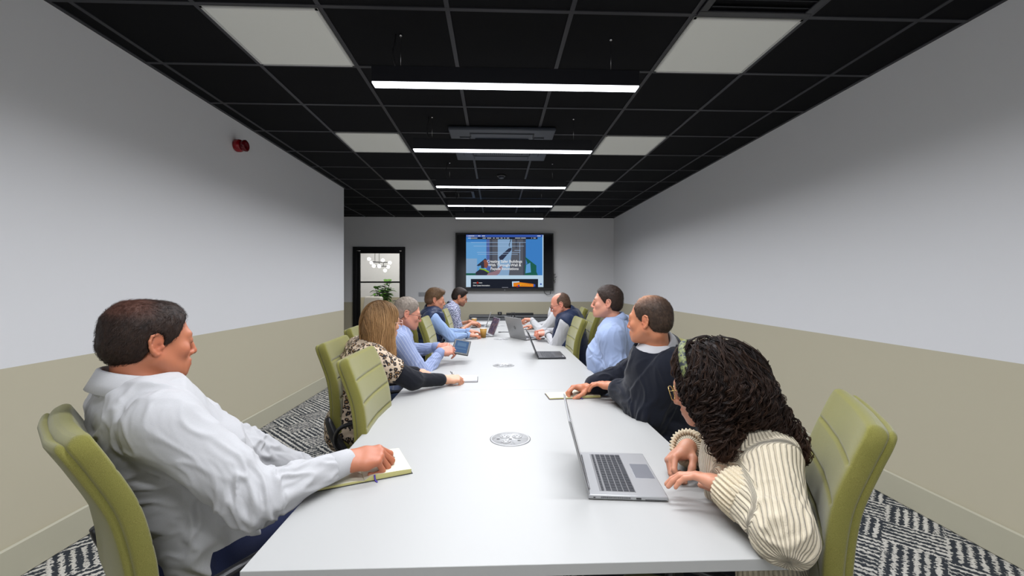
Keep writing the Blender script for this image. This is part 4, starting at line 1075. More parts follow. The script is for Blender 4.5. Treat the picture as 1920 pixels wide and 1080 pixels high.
def make_chair():
    t = thing('office_chair', 'olive green upholstered meeting chair', 'chair', (0, 0, 0), 0, None)
    prof = [(p.x, p.y) for p in spline([(-.165, .475), (-.205, .53), (-.228, .62), (-.232, .72), (-.248, .84), (-.285, .95), (-.318, 1.03)], 150)]
    L = .58
    gr = lambda s, tot: sum(.0075*math.exp(-((s-(tot-g))/.0045)**2) for g in (.105, .200, .295, .390))
    w = lambda s: (.455-.040*s)*(.86+.14*rnd_end(s, L, .05))
    mb = sweep_slab(prof, w, lambda s: .050*max(.2, rnd_end(s, L, .016)), gr, 44, .27, .016)
    bk = mb.build('backrest', MAT['chair'], t)
    w2 = lambda s: (.440-.042*s)*(.85+.15*rnd_end(s, L, .05))
    mb = sweep_slab(prof, w2, lambda s: .022*max(.15, rnd_end(s, L, .012)), None, 34, .30, .016, off=-.029)
    mb.build('back_shell', MAT['chair'], t)
    ps = [(p.x, p.y) for p in spline([(.265, .425), (.235, .462), (.14, .474), (0, .466), (-.12, .464), (-.19, .476)], 30)]
    gs = lambda s, tot: -sum(.006*math.exp(-((s-g)/.006)**2) for g in (.16, .26, .36))
    mb = sweep_slab(ps, lambda s: .48*(.85+.15*rnd_end(s, .48, .06)), lambda s: .07*max(.2, rnd_end(s, .48, .03)), None, 30, .32)
    mb.build('seat', MAT['chair'], t)
    for sx in (-1, 1):
        mb = MB()
        P = spline([(sx*.19, .02, .400), (sx*.232, -.06, .408), (sx*.244, -.15, .46), (sx*.240, -.215, .56), (sx*.228, -.258, .66)], 14)
        mb.tube(P, [.013, .015, .017, .018, .019, .019, .019, .018, .018, .017, .016, .015, .012, .008], 10, flat=1.6, up=(0, .7, .7)); mb.build('back_bracket', MAT['chair_black'], t)
        mb = MB(); P = spline([(sx*.245, -.14, .45), (sx*.275, -.20, .545), (sx*.285, -.17, .625), (sx*.287, -.05, .655), (sx*.287, .08, .668), (sx*.285, .115, .655), (sx*.280, .120, .620), (sx*.262, .105, .52), (sx*.235, .09, .425)], 40)
        mb.tube(P, .0105, 10, flat=1.35, up=(1, 0, 0)); mb.build('armrest', MAT['chair_black'], t)
    mb = MB(); mb.rbox((0, 0, .413), (.40, .22, .04), .012); mb.cyl((0, 0, .10), (0, 0, .40), .028, .024, 18); mb.cyl((0, 0, .07), (0, 0, .13), .042, n=18); mb.build('column', MAT['chair_black'], t)
    for k in range(5):
        a = 2*PI*k/5+.3; d = Vector((math.cos(a), math.sin(a), 0)); mb = MB()
        mb.tube([Vector((0, 0, .105))+d*.03, Vector((0, 0, .098))+d*.15, Vector((0, 0, .072))+d*.30], [.022, .019, .013], 8); lg = mb.build('leg', MAT['chair_black'], t)
        mb = MB(); s_ = d.cross(Vector((0, 0, 1)))
        for q in (-1, 1): mb.cyl(Vector((0, 0, .027))+d*.30+s_*q*.006, Vector((0, 0, .027))+d*.30+s_*q*.024, .027, n=16)
        mb.cyl(Vector((0, 0, .03))+d*.30, Vector((0, 0, .075))+d*.30, .006); mb.build('castor', MAT['chair_black'], lg)
    return t
CH = [None]
def chair(x, y, head, label, group='olive meeting chairs round the table'):
    c = CH[0] if CH[0] and not CH[0].get('used') else None
    if CH[0] is None: CH[0] = make_chair(); c = CH[0]
    else: c = copy_tree(CH[0])
    c.location = (x, y, 0); c.rotation_euler = (0, 0, -math.radians(head)); c['label'] = label; c['group'] = group
    return c
# ------------------------------------------------------------------ laptops and small things
def laptop(name_label, c, face, w=.325, d=.23, ang=105, base='silver', lid='silver', key='key', thick=.016, screen='lap_screen', pad=True, group='laptops on the table', z=TZ, lidpat=None):
    """c centre of the base; face = heading the user side points to (towards the sitter)"""
    r = thing('laptop', name_label, 'laptop', (c[0], c[1], z), -math.radians(face), group)
    # local: +y towards the user
    mb = MB(); mb.rbox((0, 0, thick/2+.001), (w, d, thick*.8), .003); b = mb.build('base', MAT[base], r)
    mb = MB(); mb.rbox((0, -.025, thick*.9+.001), (w*.86, d*.46, .0015), .0005); mb.build('keyboard_well', MAT['silver_dark'] if base == 'silver' else MAT['black'], b)
    mb = MB(); rows, colsn = 6, 15; kw = w*.85/colsn; kh = d*.45/rows
    for i in range(rows):
        for j in range(colsn):
            if i == 5 and 4 <= j <= 8:
                if j == 4: mb.rbox((-w*.425+kw*6.5, -.025-d*.225+kh*(i+.5), thick*.9+.0022), (kw*5-.003, kh-.003, .0016), .0005)
                continue
            mb.rbox((-w*.425+kw*(j+.5), -.025-d*.225+kh*(i+.5), thick*.9+.0022), (kw-.003, kh*(.6 if i == 0 else 1)-.003, .0016), .0005, seg=1)
    mb.build('keys', MAT[key], b)
    if pad:
        mb = MB(); mb.rbox((-.01, d*.335, thick*.9+.0012), (w*.33, d*.26, .0008), .0004); mb.build('trackpad', MAT['trackpad'] if base == 'silver' else MAT['black'], b)
    # ports along both short sides
    for sx in (-1, 1):
        mb = MB()
        for k in range(24): mb.box((sx*w/2, -.075+k*.0035+.0, thick*.55), (.0008, .0018, .005))
        mb.box((sx*w/2, .030, thick*.5), (.0008, .014, .0045)); mb.box((sx*w/2, -.095, thick*.5), (.0008, .006, .003)); mb.box((sx*w/2, .078, thick*.35), (.0008, .06, .0016))
        mb.build('side_ports', MAT['black'], b)
    a = math.radians(ang-90); M = Matrix.Rotation(a, 3, 'X'); o = Vector((0, -d/2+.006, thick*.85)); H = d*.97
    mb = MB(); mb.rbox(o+M@Vector((0, -.003, H/2)), (w, .006, H), .0028, 0, M); ld = mb.build('lid', lidpat or MAT[lid], r)
    mb = MB(); mb.rbox(o+M@Vector((0, .0006, H/2+.002)), (w-.012, .0012, H-.014), .0004, 0, M); mb.build('screen', MAT[screen], ld)
    mb = MB(); mb.cyl(o+Vector((-w*.4, 0, -.001)), o+Vector((w*.4, 0, -.001)), .005, n=10); mb.build('hinge', MAT['silver_dark' if base == 'silver' else 'black'], r)
    return r, ld, o, M, H
def notebook(label, c, rot, w=.145, d=.21, th=.014, cover='cover', open_=False, ribbon=True, z=TZ, group='notebooks on the table'):
    r = thing('notebook', label, 'notebook', (c[0], c[1], z), rot, group)
    def half(sx, t):
        mb = MB(); mb.rbox((sx*w/2, 0, .0012), (w, d, .0018), .0008); cv = mb.build('cover', MAT[cover], r)
        mb = MB(); n = 8; G = []
        for i in range(n+1):
            u = i/n; x = sx*(u*(w-.004)); zz = t*(1-.18*u**3)*(min(1, (u+.05)*5)) if open_ else t
            G.append([(x, -d/2+.003, .0021+zz), (x, d/2-.003, .0021+zz)])
        mb.grid(G); e = MB()
        for i in range(n):
            for q in (0, 1):
                p, p2 = G[i][q], G[i+1][q]; e.add([p, p2, (p2[0], p2[1], .0021), (p[0], p[1], .0021)], [(0, 1, 2, 3)])
        p, p2 = G[n]; e.add([p, p2, (p2[0], p2[1], .0021), (p[0], p[1], .0021)], [(0, 1, 2, 3)]); p, p2 = G[0]; e.add([p, p2, (p2[0], p2[1], .0021), (p[0], p[1], .0021)], [(0, 1, 2, 3)])
        pg = mb.build('pages', MAT['paper'], r, fix=False); e.build('page_edges', MAT['page_edge'], pg, fix=False)
    half(1, th); 
    if open_: half(-1, th*.45)
    if ribbon:
        mb = MB(); mb.tube([(.03, -d/2+.002, th+.0025), (.03, -d/2-.004, th*.6), (.032, -d/2-.008, .003), (.036, -d/2-.016, .002)], [.0025]*4, 4, flat=.25); mb.build('ribbon', MAT['purple'], r)
    return r
def cup(label, x, y, s=1.0):
    r = thing('coffee_cup', label, 'cup', (x, y, TZ), 0, 'mustard paper coffee cups')
    mb = MB(); mb.lathe([(0, .0008), (.027*s, .0008), (.0275*s, 0), (.041*s, .108*s), (.0405*s, .108*s), (.0395*s, .106*s), (.036*s, .07*s)], 28); mb.build('cup_wall', MAT['cup'], r)
    mb = MB(); mb.lathe([(.0412*s, .106*s), (.0425*s, .108*s), (.042*s, .1105*s), (.0405*s, .1105*s), (.0395*s, .104*s)], 28); mb.build('rim', MAT['cup_in'], r)
    mb = MB(); mb.lathe([(0, .086*s), (.0365*s, .086*s), (.036*s, .084*s), (0, .084*s)], 24); mb.build('coffee', MAT['coffee'], r)
def pen(label, a, b, r_=.0042, m='pen'):
    a, b = Vector(a), Vector(b); r = thing('pen', label, 'pen', a); u = (b-a).normalized(); L = (b-a).length
    mb = MB(); mb.tube([Vector(), u*.003, u*.014, u*.02, u*L*.96, u*L], [.0006, .001, r_*.8, r_, r_, r_*.7], 10); mb.build('barrel', MAT[m], r)
    mb = MB(); s_ = u.cross(Vector((0, 0, 1))).normalized(); n_ = s_.cross(u); mb.tube([u*L*.93+n_*r_, u*L*.93+n_*(r_+.0025), u*L*.65+n_*(r_+.0015)], .0011, 6); mb.build('clip', MAT['chrome'], r)
def build_small():
    # near silver laptop, open towards the curly-haired woman; seen from the side
    r, ld, o, M, H = laptop('open silver laptop nearest the camera, in front of the curly-haired woman', (.393, 1.378), 96, .318, .226, 105)
    # second: black laptop before the light blue shirt
    r2, *_ = laptop('open black laptop in front of the man in the light blue shirt', (X_at(1030, 3.72), 3.70), 90, .325, .23, 112, base='lap_black', lid='lap_black')
    mb = MB()
    for k in range(3): mb.box((.135-.022*k, .098, .0158), (.014, .006, .0006))
    mb.build('stickers', MAT['paper_white'], r2)
    # third: big grey laptop with round badge, lid towards the camera
    r3, ld, o, M, H = laptop('large grey laptop with a round badge on its lid, before the bald man', (X_at(985, 4.92)+.02, 4.92), 62, .36, .25, 108, thick=.018)
    c = o+M@Vector((0, -.0068, H*.5)); mb = MB(); mb.cyl(c, c+M@Vector((0, -.0006, 0)), .021, n=28); mb.build('badge', MAT['outlet_rim'], ld)
    e = (M.to_4x4()@Matrix.Rotation(PI/2, 4, 'X')@Matrix.Rotation(0, 4, 'Y')).to_euler()
    t = text_obj('badge_letters', 'hp', .030, c+M@Vector((0, -.0008, 0)), e, MAT['silver_dark'], ld)
    # fourth: laptop with a dark patterned lid before the typing man
    p = N('stickered_lid'); vo = p.new('ShaderNodeTexVoronoi'); p.link(p.obj(), vo.inputs['Vector']); vo.inputs['Scale'].default_value = 26
    z = p.sep(p.obj())[2]; cc = p.mix(p.ramp(p.sep(vo.outputs['Color'])[0], [(.3, 0.), (.6, 1.)], 'CONSTANT'), (.035, .018, .045), (.10, .07, .13))
    p.base(p.mix(p.ramp(p.noise(p.obj(), 30, 3), [(.55, 0.), (.6, 1.)]), cc, (.22, .13, .12))); p.set(Roughness=.5)
    MAT['dark_pic'] = p.m
    laptop('open laptop with a dark purple picture on its screen before the typing man', (X_at(905, 5.15)-.01, 5.17), -104, .31, .22, 112, screen='dark_pic')
    laptop('thin silver laptop furthest along on the left, before the patterned shirt', (X_at(900, 6.25)-.01, 6.28), -88, .30, .21, 108, thick=.012)
    # notebooks
    n1 = notebook('open cream-paged notebook under the hand of the man in white, near left', on_plane(676, 876, TZ+.01), math.radians(24), .15, .205, .016, 'cover', True)
    n2 = notebook('thin white notebook the blonde woman writes on', on_plane(873, 712, TZ), math.radians(2), .13, .16, .009, 'cover', False, False)
    n2.location.x -= .05
    for ch in n2.children:
        if ch.name.startswith('pages'):
            ch.data.materials[0] = MAT['paper_white']
            for g2 in ch.children: g2.data.materials[0] = MAT['paper_white']
    x, y = on_plane(1082, 745, TZ)
    n3 = notebook('open purple-covered notebook beside the hands of the man in the navy jumper', (x-.02, y+.03), math.radians(5), .145, .125, .014, 'cover_purple', True)
    x, y = on_plane(884, 631, TZ); n4 = notebook('closed black notebook lying under the typing hands', (x-.05, y+.08), 0, .16, .13, .016, 'cover', False, False)
    # loose papers
    for (px, py, w, d, lb, a) in ((903, 606, .26, .18, 'white papers lying by the furthest silver laptop', .1), (992, 604, .21, .28, 'white sheet under the hand of the man in white at the far right', -.1), (1000, 631, .20, .12, 'white sheet behind the large grey laptop near the bald man', .2)):
        x, y = on_plane(px, py, TZ); r = thing('paper_sheets', lb, 'paper', (x, y, TZ), a, 'loose papers')
        mb = MB(); 
        for k in range(3): mb.box((.003*k, -.002*k, .0006+.0009*k), (w, d, .0007), 0, Matrix.Rotation(.03*k, 3, 'Z'))
        mb.build('sheets', MAT['paper_white'], r)
    x, y = on_plane(906, 634, TZ); cup('mustard coffee cup standing beside the laptop with the purple screen, nearer one', x, y+.04)
    x, y = on_plane(889, 610, TZ); cup('mustard coffee cup near the forearm of the patterned-shirt man', x, y+.02, .95)
    # black cable
    x, y = on_plane(942, 623, TZ+.003); r = thing('black_cable', 'short black cable lying on the table beside the large grey laptop', 'cable', (x, y, TZ))
    mb = MB(); mb.tube(spline([(-.02, 0, .006), (.02, .03, .004), (.08, .02, .004), (.13, .05, .004)], 16), .004, 6); mb.build('lead', MAT['black'], r); mb = MB(); mb.rbox((-.035, -.005, .007), (.035, .014, .010), .003); mb.build('plug', MAT['black'], r)
    # bottle and camera at the far end
    x, y = X_at(962, 7.0), 7.0; r = thing('drinking_bottle', 'black drinking bottle with a loop cap at the far end of the table', 'bottle', (x, y, TZ))
    mb = MB(); mb.lathe([(0, 0), (.036, 0), (.037, .02), (.037, .08), (.030, .10)], 20); mb.build('flask', MAT['black'], r)
    mb = MB(); mb.tube([(-.024, 0, .095), (-.024, 0, .155), (.024, 0, .155), (.024, 0, .095)], .006, 8); mb.build('loop_cap', MAT['black'], r)
    r = thing('conference_camera', 'small black camera cube standing on the grey cabinet by the back wall', 'camera', (X_at(937, 8.8), 8.75, .715))
    mb = MB(); mb.rbox((0, 0, .035), (.085, .06, .06), .008); mb.build('housing', MAT['black'], r); mb = MB(); mb.cyl((0, -.03, .037), (0, -.036, .037), .016, n=16); mb.build('lens', MAT['silver_dark'], r)
    x = X_at(975, 8.7); r = thing('soundbar', 'flat black conference bar lying on the grey cabinet', 'soundbar', (x, 8.78, .715)); mb = MB(); mb.rbox((0, 0, .022), (.55, .09, .044), .008); mb.build('housing', MAT['black'], r); mb = MB(); mb.rbox((0, -.046, .022), (.5, .004, .03), .001); mb.build('grille', MAT['ac_dark'], r)
def p3(px, py, Y): return np.array([X_at(px, Y), Y, Z_at(px, py, Y)])
def limb_cloth(name, c, fn=None, rough=.85, bump=.2, scale=900, sheen=.08):
    """cloth whose pattern follows the sleeve and body coordinates stored on the mesh"""
    m = N(name); at = m.new('ShaderNodeAttribute'); at.attribute_name = 'limb'; s = m.sep(at.outputs['Vector'])
    ang = m.math('ARCTAN2', s[1], s[0]); nz = m.noise(m.obj(), scale, 2)
    out = fn(m, ang, s[2], nz) if fn else (c, None)
    col, hgt = out
    m.base(m.mix(m.math('MULTIPLY', nz, .25), col, tuple(x*.8 for x in c))); m.set(Roughness=rough); m.b.inputs['Sheen Weight'].default_value = sheen
    m.b.inputs['Specular IOR Level'].default_value = .22
    h = m.math('MULTIPLY', nz, bump) if hgt is None else hgt
    m.bump(h, 1.0 if hgt is not None else .3, .004 if hgt is not None else .0012); return m.m
def fn_stripe(c, n_arm, c2, wdt=.1):
    def f(m, ang, v, nz):
        st = m.math('GREATER_THAN', m.math('SINE', m.math('MULTIPLY', ang, n_arm)), 1-wdt*2)
        return m.mix(st, c, c2), None
    return f
def build_people():
    WS = MAT['white_shirt'] = cloth_mat('white_shirt_cotton', (.40, .40, .41), (.46, .46, .47), 1200, .8, .1)
    WS2 = MAT['white_shirt2'] = cloth_mat('crisp_white_cotton', (.42, .42, .435), (.48, .48, .495), 1200, .8, .1)
    NAVY = cloth_mat('navy_trouser_wool', (.010, .014, .045), (.016, .022, .06), 900, .9, .3)
    DARK = cloth_mat('dark_trouser_cloth', (.010, .010, .014), (.016, .016, .022), 900, .9, .3)
    JEAN = cloth_mat('denim', (.03, .045, .09), (.05, .07, .13), 900, .9, .3)
    KN = cloth_mat('dark_navy_knit', (.0045, .006, .012), (.008, .010, .018), 1500, .95, .5, .12)
    BLUE = cloth_mat('light_blue_oxford', (.25, .32, .50), (.315, .385, .56), 1400, .85, .15)
    SKY = cloth_mat('sky_blue_cotton', (.22, .32, .54), (.28, .385, .60), 1400, .85, .15)
    VEST = cloth_mat('navy_quilted_nylon', (.010, .018, .050), (.016, .026, .068), 500, .42, .1)
    VEST2 = cloth_mat('navy_vest_nylon', (.008, .016, .045), (.012, .022, .06), 500, .6, .1)
    BL = cloth_mat('black_jersey', (.006, .007, .011), (.010, .011, .016), 1500, .95, .2)
    GOLD = simple('gold_wire', (.62, .42, .14), .25, .8); CLEAR = simple('clear_frame', (.62, .42, .36), .25); BLK = MAT['black']
    # leopard print: dark broken rings round tan spots on cream
    m = N('leopard_print'); o = m.obj(); wn = m.noise(o, 30, 2, col=True)
    dv = m.new('ShaderNodeVectorMath'); dv.operation = 'MULTIPLY_ADD'; m.link(wn, dv.inputs[0]); dv.inputs[1].default_value = (.018, .018, .018); m.link(o, dv.inputs[2])
    vo = m.new('ShaderNodeTexVoronoi'); m.link(dv.outputs[0], vo.inputs['Vector']); vo.inputs['Scale'].default_value = 46; vo.inputs['Randomness'].default_value = .85
    d = vo.outputs['Distance']; ring = m.math('MULTIPLY', m.math('GREATER_THAN', d, .25), m.math('LESS_THAN', d, .53))
    ring = m.math('MULTIPLY', ring, m.math('GREATER_THAN', m.noise(o, 75, 2), .38))
    c = m.mix(m.math('LESS_THAN', d, .26), (.52, .41, .30), (.27, .15, .06)); m.base(m.mix(ring, c, (.012, .008, .008))); m.set(Roughness=.8); LEO = m.m
    # small floral shirt
    m = N('floral_shirt'); o = m.obj(); n1 = m.noise(o, 62, 3, .6); n2 = m.noise(o, 40, 2)
    c = m.ramp(n1, [(.47, (.42, .44, .54)), (.50, (.045, .05, .10)), (.60, (.06, .07, .13)), (.62, (.33, .36, .48))]); m.base(m.mix(m.math('GREATER_THAN', n2, .60), c, (.30, .28, .42))); m.set(Roughness=.85); FLO = m.m
    # ribbed cream knit
    def rib(mm, ang, v, nz):
        at2 = mm.new('ShaderNodeAttribute'); at2.attribute_name = 'bone'; nn = mm.math('ADD', 32, mm.math('MULTIPLY', mm.math('LESS_THAN', at2.outputs['Fac'], .5), 58)); s_ = mm.math('SINE', mm.math('MULTIPLY', ang, nn)); k = mm.ramp(mm.math('ADD', mm.math('MULTIPLY', s_, .5), .5), [(0, 0.), (.35, .75), (1, 1.)])
        return mm.mix(k, (.50, .43, .31), (.60, .53, .40)), mm.math('ADD', mm.math('MULTIPLY', k, 1.0), mm.math('MULTIPLY', nz, .25))
    KNIT = limb_cloth('cream_ribbed_knit', (.64, .56, .42), rib, .95, .3, 500, .2)
    STR = limb_cloth('blue_striped_cotton', (.30, .38, .66), lambda mm, a, v, nz: (mm.mix(mm.ramp(mm.math('SINE', mm.math('MULTIPLY', a, 22)), [(.75, 0.), (.98, 1.)]), (.225, .275, .44), (.42, .46, .56)), None))
    brown = simple('brow_brown', (.035, .018, .010), .7); grey = simple('brow_grey', (.14, .11, .09), .7)
    RH, LH = 'R', 'L'
    def person_1():  # white shirt, near left, seen from behind the right shoulder
        H = Head(p3(284, 640, 1.26), 34, 4, 0, .95)
        p = Person('man in a white shirt writing in a notebook at the near left', (-.89, 1.36, .575), (-1.005, 1.225, 1.060), 42, H, .188, 1.10, .05, .0036, (190, 120, 88), sh_head=38, neckr=.061, jaw=1.04, chub=.006, hs=1.16)
        W = p3(650, 866, 1.38)
        p.set_arm('R', W, (.3, -.5, -.9), d=(.92, .38, .02), n=(-.10, .25, -.96), pose='pen')
        p.set_arm('L', (-.62, 1.68, .60), (-.5, .5, -.6), d=(.5, .8, -.1), n=(0, 0, -1), pose='rest')
        p.body(); p.eyes(brown)
        sh = p.cloth('shirt', WS, .020, 1.0, .0130, seed=1, hem=-.05, rf=(.046, .019), neck=.016); p.cuff(WS, sh, .0385, .066); p.collar(WS, sh, stand=.042, drop=.052, point=.030)
        p.trousers(NAVY)
        hair_short(H, p.root, .0032, (.014, .008, .006), [-.06, -.040, -.034, -.020, .026, .040, .050, .060, .072, .075, .075], (.011, .014, .011), col2=(.045, .024, .016), flat=.1265, nst=5200, length=.012, fade=lambda L, C: C*(1-.0*L[:, :1])+np.array([.05, .018, .012])*(ss(L[:, 2], .06, .1)*ss(-L[:, 1], .0, .05))[:, None])
        tp, fr = p.hands['R']; mid = (tp[0]+tp[4])/2
        tip = on_plane(742, 851, TZ+.018); pen('dark slim pen held by the man in the white shirt', (mid[0]+.03, mid[1]+.015, TZ+.024), (mid[0]-.085, mid[1]-.015, mid[2]+.060), .0036)
    def person_2():  # blonde woman, leopard top
        H = Head(p3(718, 603, 2.50), 42, 6, 4, .94)
        p = Person('long-haired blonde woman in a leopard print top writing on the left side', (-.83, 2.46, .56), (-.735, 2.50, 1.02), 72, H, .160, .95, .02, .0045, (222, 170, 140), sh_head=62, neckr=.045, fem=True, jaw=.92)
        p.set_arm('R', p3(836, 712, 2.64), (.0, -.6, -.8), d=(.93, .34, -.02), n=(-.1, .3, -.95), pose='pen')
        p.set_arm('L', (-.50, 2.92, .755), (-.2, .5, -.6), d=(.55, -.80, -.02), n=(0, 0, -1), pose='relaxed')
        p.body(); p.eyes(brown, .002); p.glasses(CLEAR, .025, .021, .0014)
        bl = p.cloth('black_sleeves', BL, .011, 1.0, .003, seed=2, rf=(.034, .026), neck=.02)
        def leosl(sd): pass
        p.cloth('leopard_top', LEO, .021, .30, .008, seed=3, neck=.028, armoff=.022, cut=.75)
        p.trousers(DARK)
        blonde_hair(p, H)
        tp, fr = p.hands['R']; mid = (tp[0]+tp[4])/2; pen('grey pen held upright by the blonde woman', mid+np.array([.030, .0, -.035]), mid+np.array([-.060, .03, .075]), .0045, 'silver_dark')
    def person_3():  # grey-haired man with glasses and tablet
        H = Head(p3(764, 588, 3.25), 72, 14, 0, .95)
        p = Person('grey-haired man in glasses and a striped blue shirt holding a tablet', (-.82, 3.22, .57), (-.745, 3.24, 1.020), 74, H, .190, 1.12, .05, .0042, (212, 150, 128), sh_head=66, neckr=.058, jaw=1.03, chub=.006)
        tb = on_plane(850, 668, TZ)
        p.set_arm('R', p3(826, 660, 3.28), (.0, -.5, -.9), d=(.85, .50, .05), n=(-.3, .5, -.8), pose='relaxed')
        p.set_arm('L', p3(822, 650, 3.52), (.1, .8, -.6), d=(.85, -.45, .10), n=(.2, .35, -.9), pose='hold')
        p.body(); p.eyes(grey, .0028); p.glasses(BLK, .026, .016, .0013)
        sh = p.cloth('shirt', STR, .018, 1.0, .010, seed=4, hem=-.05); p.cuff(STR, sh, .037, .055); p.collar(STR, sh, point=.03); p.trousers(JEAN)
        hair_short(H, p.root, .0045, (.17, .14, .115), [-.06, -.04, -.034, -.02, .024, .036, .050, .064, .066, .062, .06], (.005, .006, .010), col2=(.34, .29, .24), nst=2600, length=.010, fade=lambda L, C: C*(1-.6*ss(-L[:, 2], -.05, .02)[:, None])+np.array([.36, .235, .19])*.6*ss(-L[:, 2], -.05, .02)[:, None])
        w_ = p.arm['L']; mb = MB(); u = nrm(w_['W']-w_['E']); c = w_['W']-u*.004-p.rl; mb.tube([Vector(c-u*.008), Vector(c+u*.008)], [.032, .0315], 18); mb.build('watch', BLK, p.root)
        # tablet
        e1 = Vector((.10, .0, -.018)).normalized(); e2 = Vector((-.05, -.15, -.06)); e2 = (e2-e1*e2.dot(e1)).normalized(); M = Matrix((tuple(e1), tuple(-e2), tuple(e1.cross(-e2)))).transposed()
        r = thing('tablet', 'black tablet with a blue screen tilted up in the hands of the grey-haired man', 'tablet', (X_at(865, 3.42), 3.42, Z_at(864, 651, 3.42)))
        mb = MB(); mb.rbox((0, 0, 0), (.132, .205, .011), .0045, 0, M, 3); mb.build('case', BLK, r)
        mb = MB(); mb.rbox(M@Vector((0, 0, .0058)), (.104, .165, .0012), .0004, 0, M); mb.build('screen', emission('tablet_screen', (.13, .24, .46), .62), r)
        mb = MB(); mb.rbox(M@Vector((0, .03, .0067)), (.07, .05, .0004), .0001, 0, M); mb.rbox(M@Vector((0, -.03, .0067)), (.08, .012, .0004), .0001, 0, M); mb.build('display_panel', emission('tablet_panel', (.20, .34, .56), .62), r)
    def person_4():  # navy quilted vest man
        H = Head(p3(816, 562, 4.72), 76, 10, 0, .96)
        p = Person('man with swept-back brown hair in a navy quilted vest typing on the left side', (-.76, 4.72, .57), (-.70, 4.74, 1.055), 78, H, .182, 1.0, .0, .0048, (208, 146, 118), neckr=.054, jaw=1.0)
        p.set_arm('R', p3(878, 628, 4.86), (.0, -.5, -.9), d=(.95, .20, -.12), n=(-.1, .1, -1), pose='typing')
        p.set_arm('L', p3(880, 621, 5.05), (.0, .6, -.9), d=(.95, .05, -.12), n=(-.1, 0, -1), pose='typing')
        stub = lambda L, C, ball, hm: C*(1-(ball((0, .07, -.085), (.05, .05, .035))*.45)[:, None])
        p.body(stub); p.eyes(brown)
        sh = p.cloth('shirt', SKY, .010, 1.0, .008, seed=5); p.cuff(SKY, sh, .036, .05)
        def quilt(V, uv, bid, bt): return np.where(bid == 0, .010*np.abs(np.sin(uv[:, 2]*PI/.062))**.5, .004)
        v = p.cloth('quilted_vest', VEST, .028, 0, .004, seed=6, stub=False, disp=quilt, neck=.022, neckdrop=0)
        p.collar(VEST, v, name='vest_collar', r=.070, thick=.010, rowfn=lambda r, st, fr: [(r, -.03), (r+.006, 0), (r+.004, .03), (r-.004, .056)], gap=.12)
        c = p.P+p.u*.40+p.f*.150+p.r*-.06-p.rl; mb = MB(); R = Matrix((tuple(p.r), tuple(p.u), tuple(p.f))).transposed(); mb.lathe([(.011, 0), (.017, 0), (.017, .003), (.011, .003), (.011, 0)], 20, c, M=R); mb.build('chest_badge', MAT['paper_white'], v)
        p.trousers(DARK)
        hair_short(H, p.root, .0045, (.085, .046, .022), [-.045, -.038, -.032, -.018, .026, .04, .054, .070, .085, .088, .088], (.006, .008, .014), top=[((0, .03, .095), (.062, .068, .036)), ((0, .075, .088), (.05, .028, .024))], col2=(.20, .115, .055), nst=3200, length=.022, comb=(0, -.4, -.4), fade=lambda L, C: C*(1-.45*ss(-L[:, 2], -.03, .02)[:, None])+np.array([.20, .11, .08])*.45*ss(-L[:, 2], -.03, .02)[:, None])
    def person_5():  # patterned shirt, short sleeves, dark hair, glasses
        H = Head(p3(862, 557, 6.12), 80, 20, 0, 1.0)
        p = Person('dark-haired man with glasses in a patterned short-sleeved shirt at the far left', (-.70, 6.05, .57), (-.615, 6.07, 1.045), 82, H, .182, 1.0, .0, .0052, (205, 145, 115), neckr=.054)
        p.set_arm('R', p3(884, 606, 6.08), (-.1, -.5, -.9), d=(.95, .25, -.05), n=(0, .2, -1), pose='relaxed')
        p.set_arm('L', p3(880, 603, 6.30), (.0, .7, -.9), d=(.9, -.2, -.05), n=(0, -.2, -1), pose='relaxed')
        beard = lambda L, C, ball, hm: C*(1-.6*(ss(-L[:, 2], .042, .065)*ss(L[:, 1], .0, .03)*ss(L[:, 2], -.135, -.12)*(1-ball((0, .1, -.066), (.02, .02, .008))*.8))[:, None])
        p.body(beard); p.eyes(brown); p.glasses(BLK, .025, .019, .0020)
        sh = p.cloth('shirt', FLO, .020, .35, .006, seed=7, armoff=.024); p.collar(FLO, sh, point=.028); p.trousers(DARK)
        hair_short(H, p.root, .005, (.014, .009, .007), [-.055, -.038, -.032, -.018, .026, .04, .052, .064, .078, .08, .08], (.008, .010, .014), top=[((0, .025, .09), (.062, .07, .036))], col2=(.035, .022, .016), nst=2200, length=.018)
    def person_6():  # curly woman in the cream jumper
        H = Head(p3(1326, 720, 1.27), -50, 20, 4, .96)
        p = Person('woman with long dark curly hair and cream ribbed jumper at the near right', (.79, 1.27, .56), (.735, 1.235, .925), -62, H,    .155, .88, .02, .0038, (216, 158, 130), hs=.99, sh_head=-58, neckr=.046, fem=True, jaw=.92)
        p.set_arm('L', p3(1370, 912, 1.11), 0, d=(-.72, .69, .0), n=(-.30, -.15, -.95), pose='rest', S=(.725, 1.125, .885), elbow=(.648, .955, .785))
        p.set_arm('R', p3(1290, 838, 1.40), (.35, .8, -.6), d=(-.80, -.42, -.30), n=(.1, -.50, -.75), pose='loose')
        p.body(); p.eyes(brown, .0025); p.glasses(GOLD, .026, .022, .0014)
        kn = p.cloth('jumper', KNIT, .020, 1.0, .008, seed=8, rf=(.040, .034), neck=.02, hem=-.06)
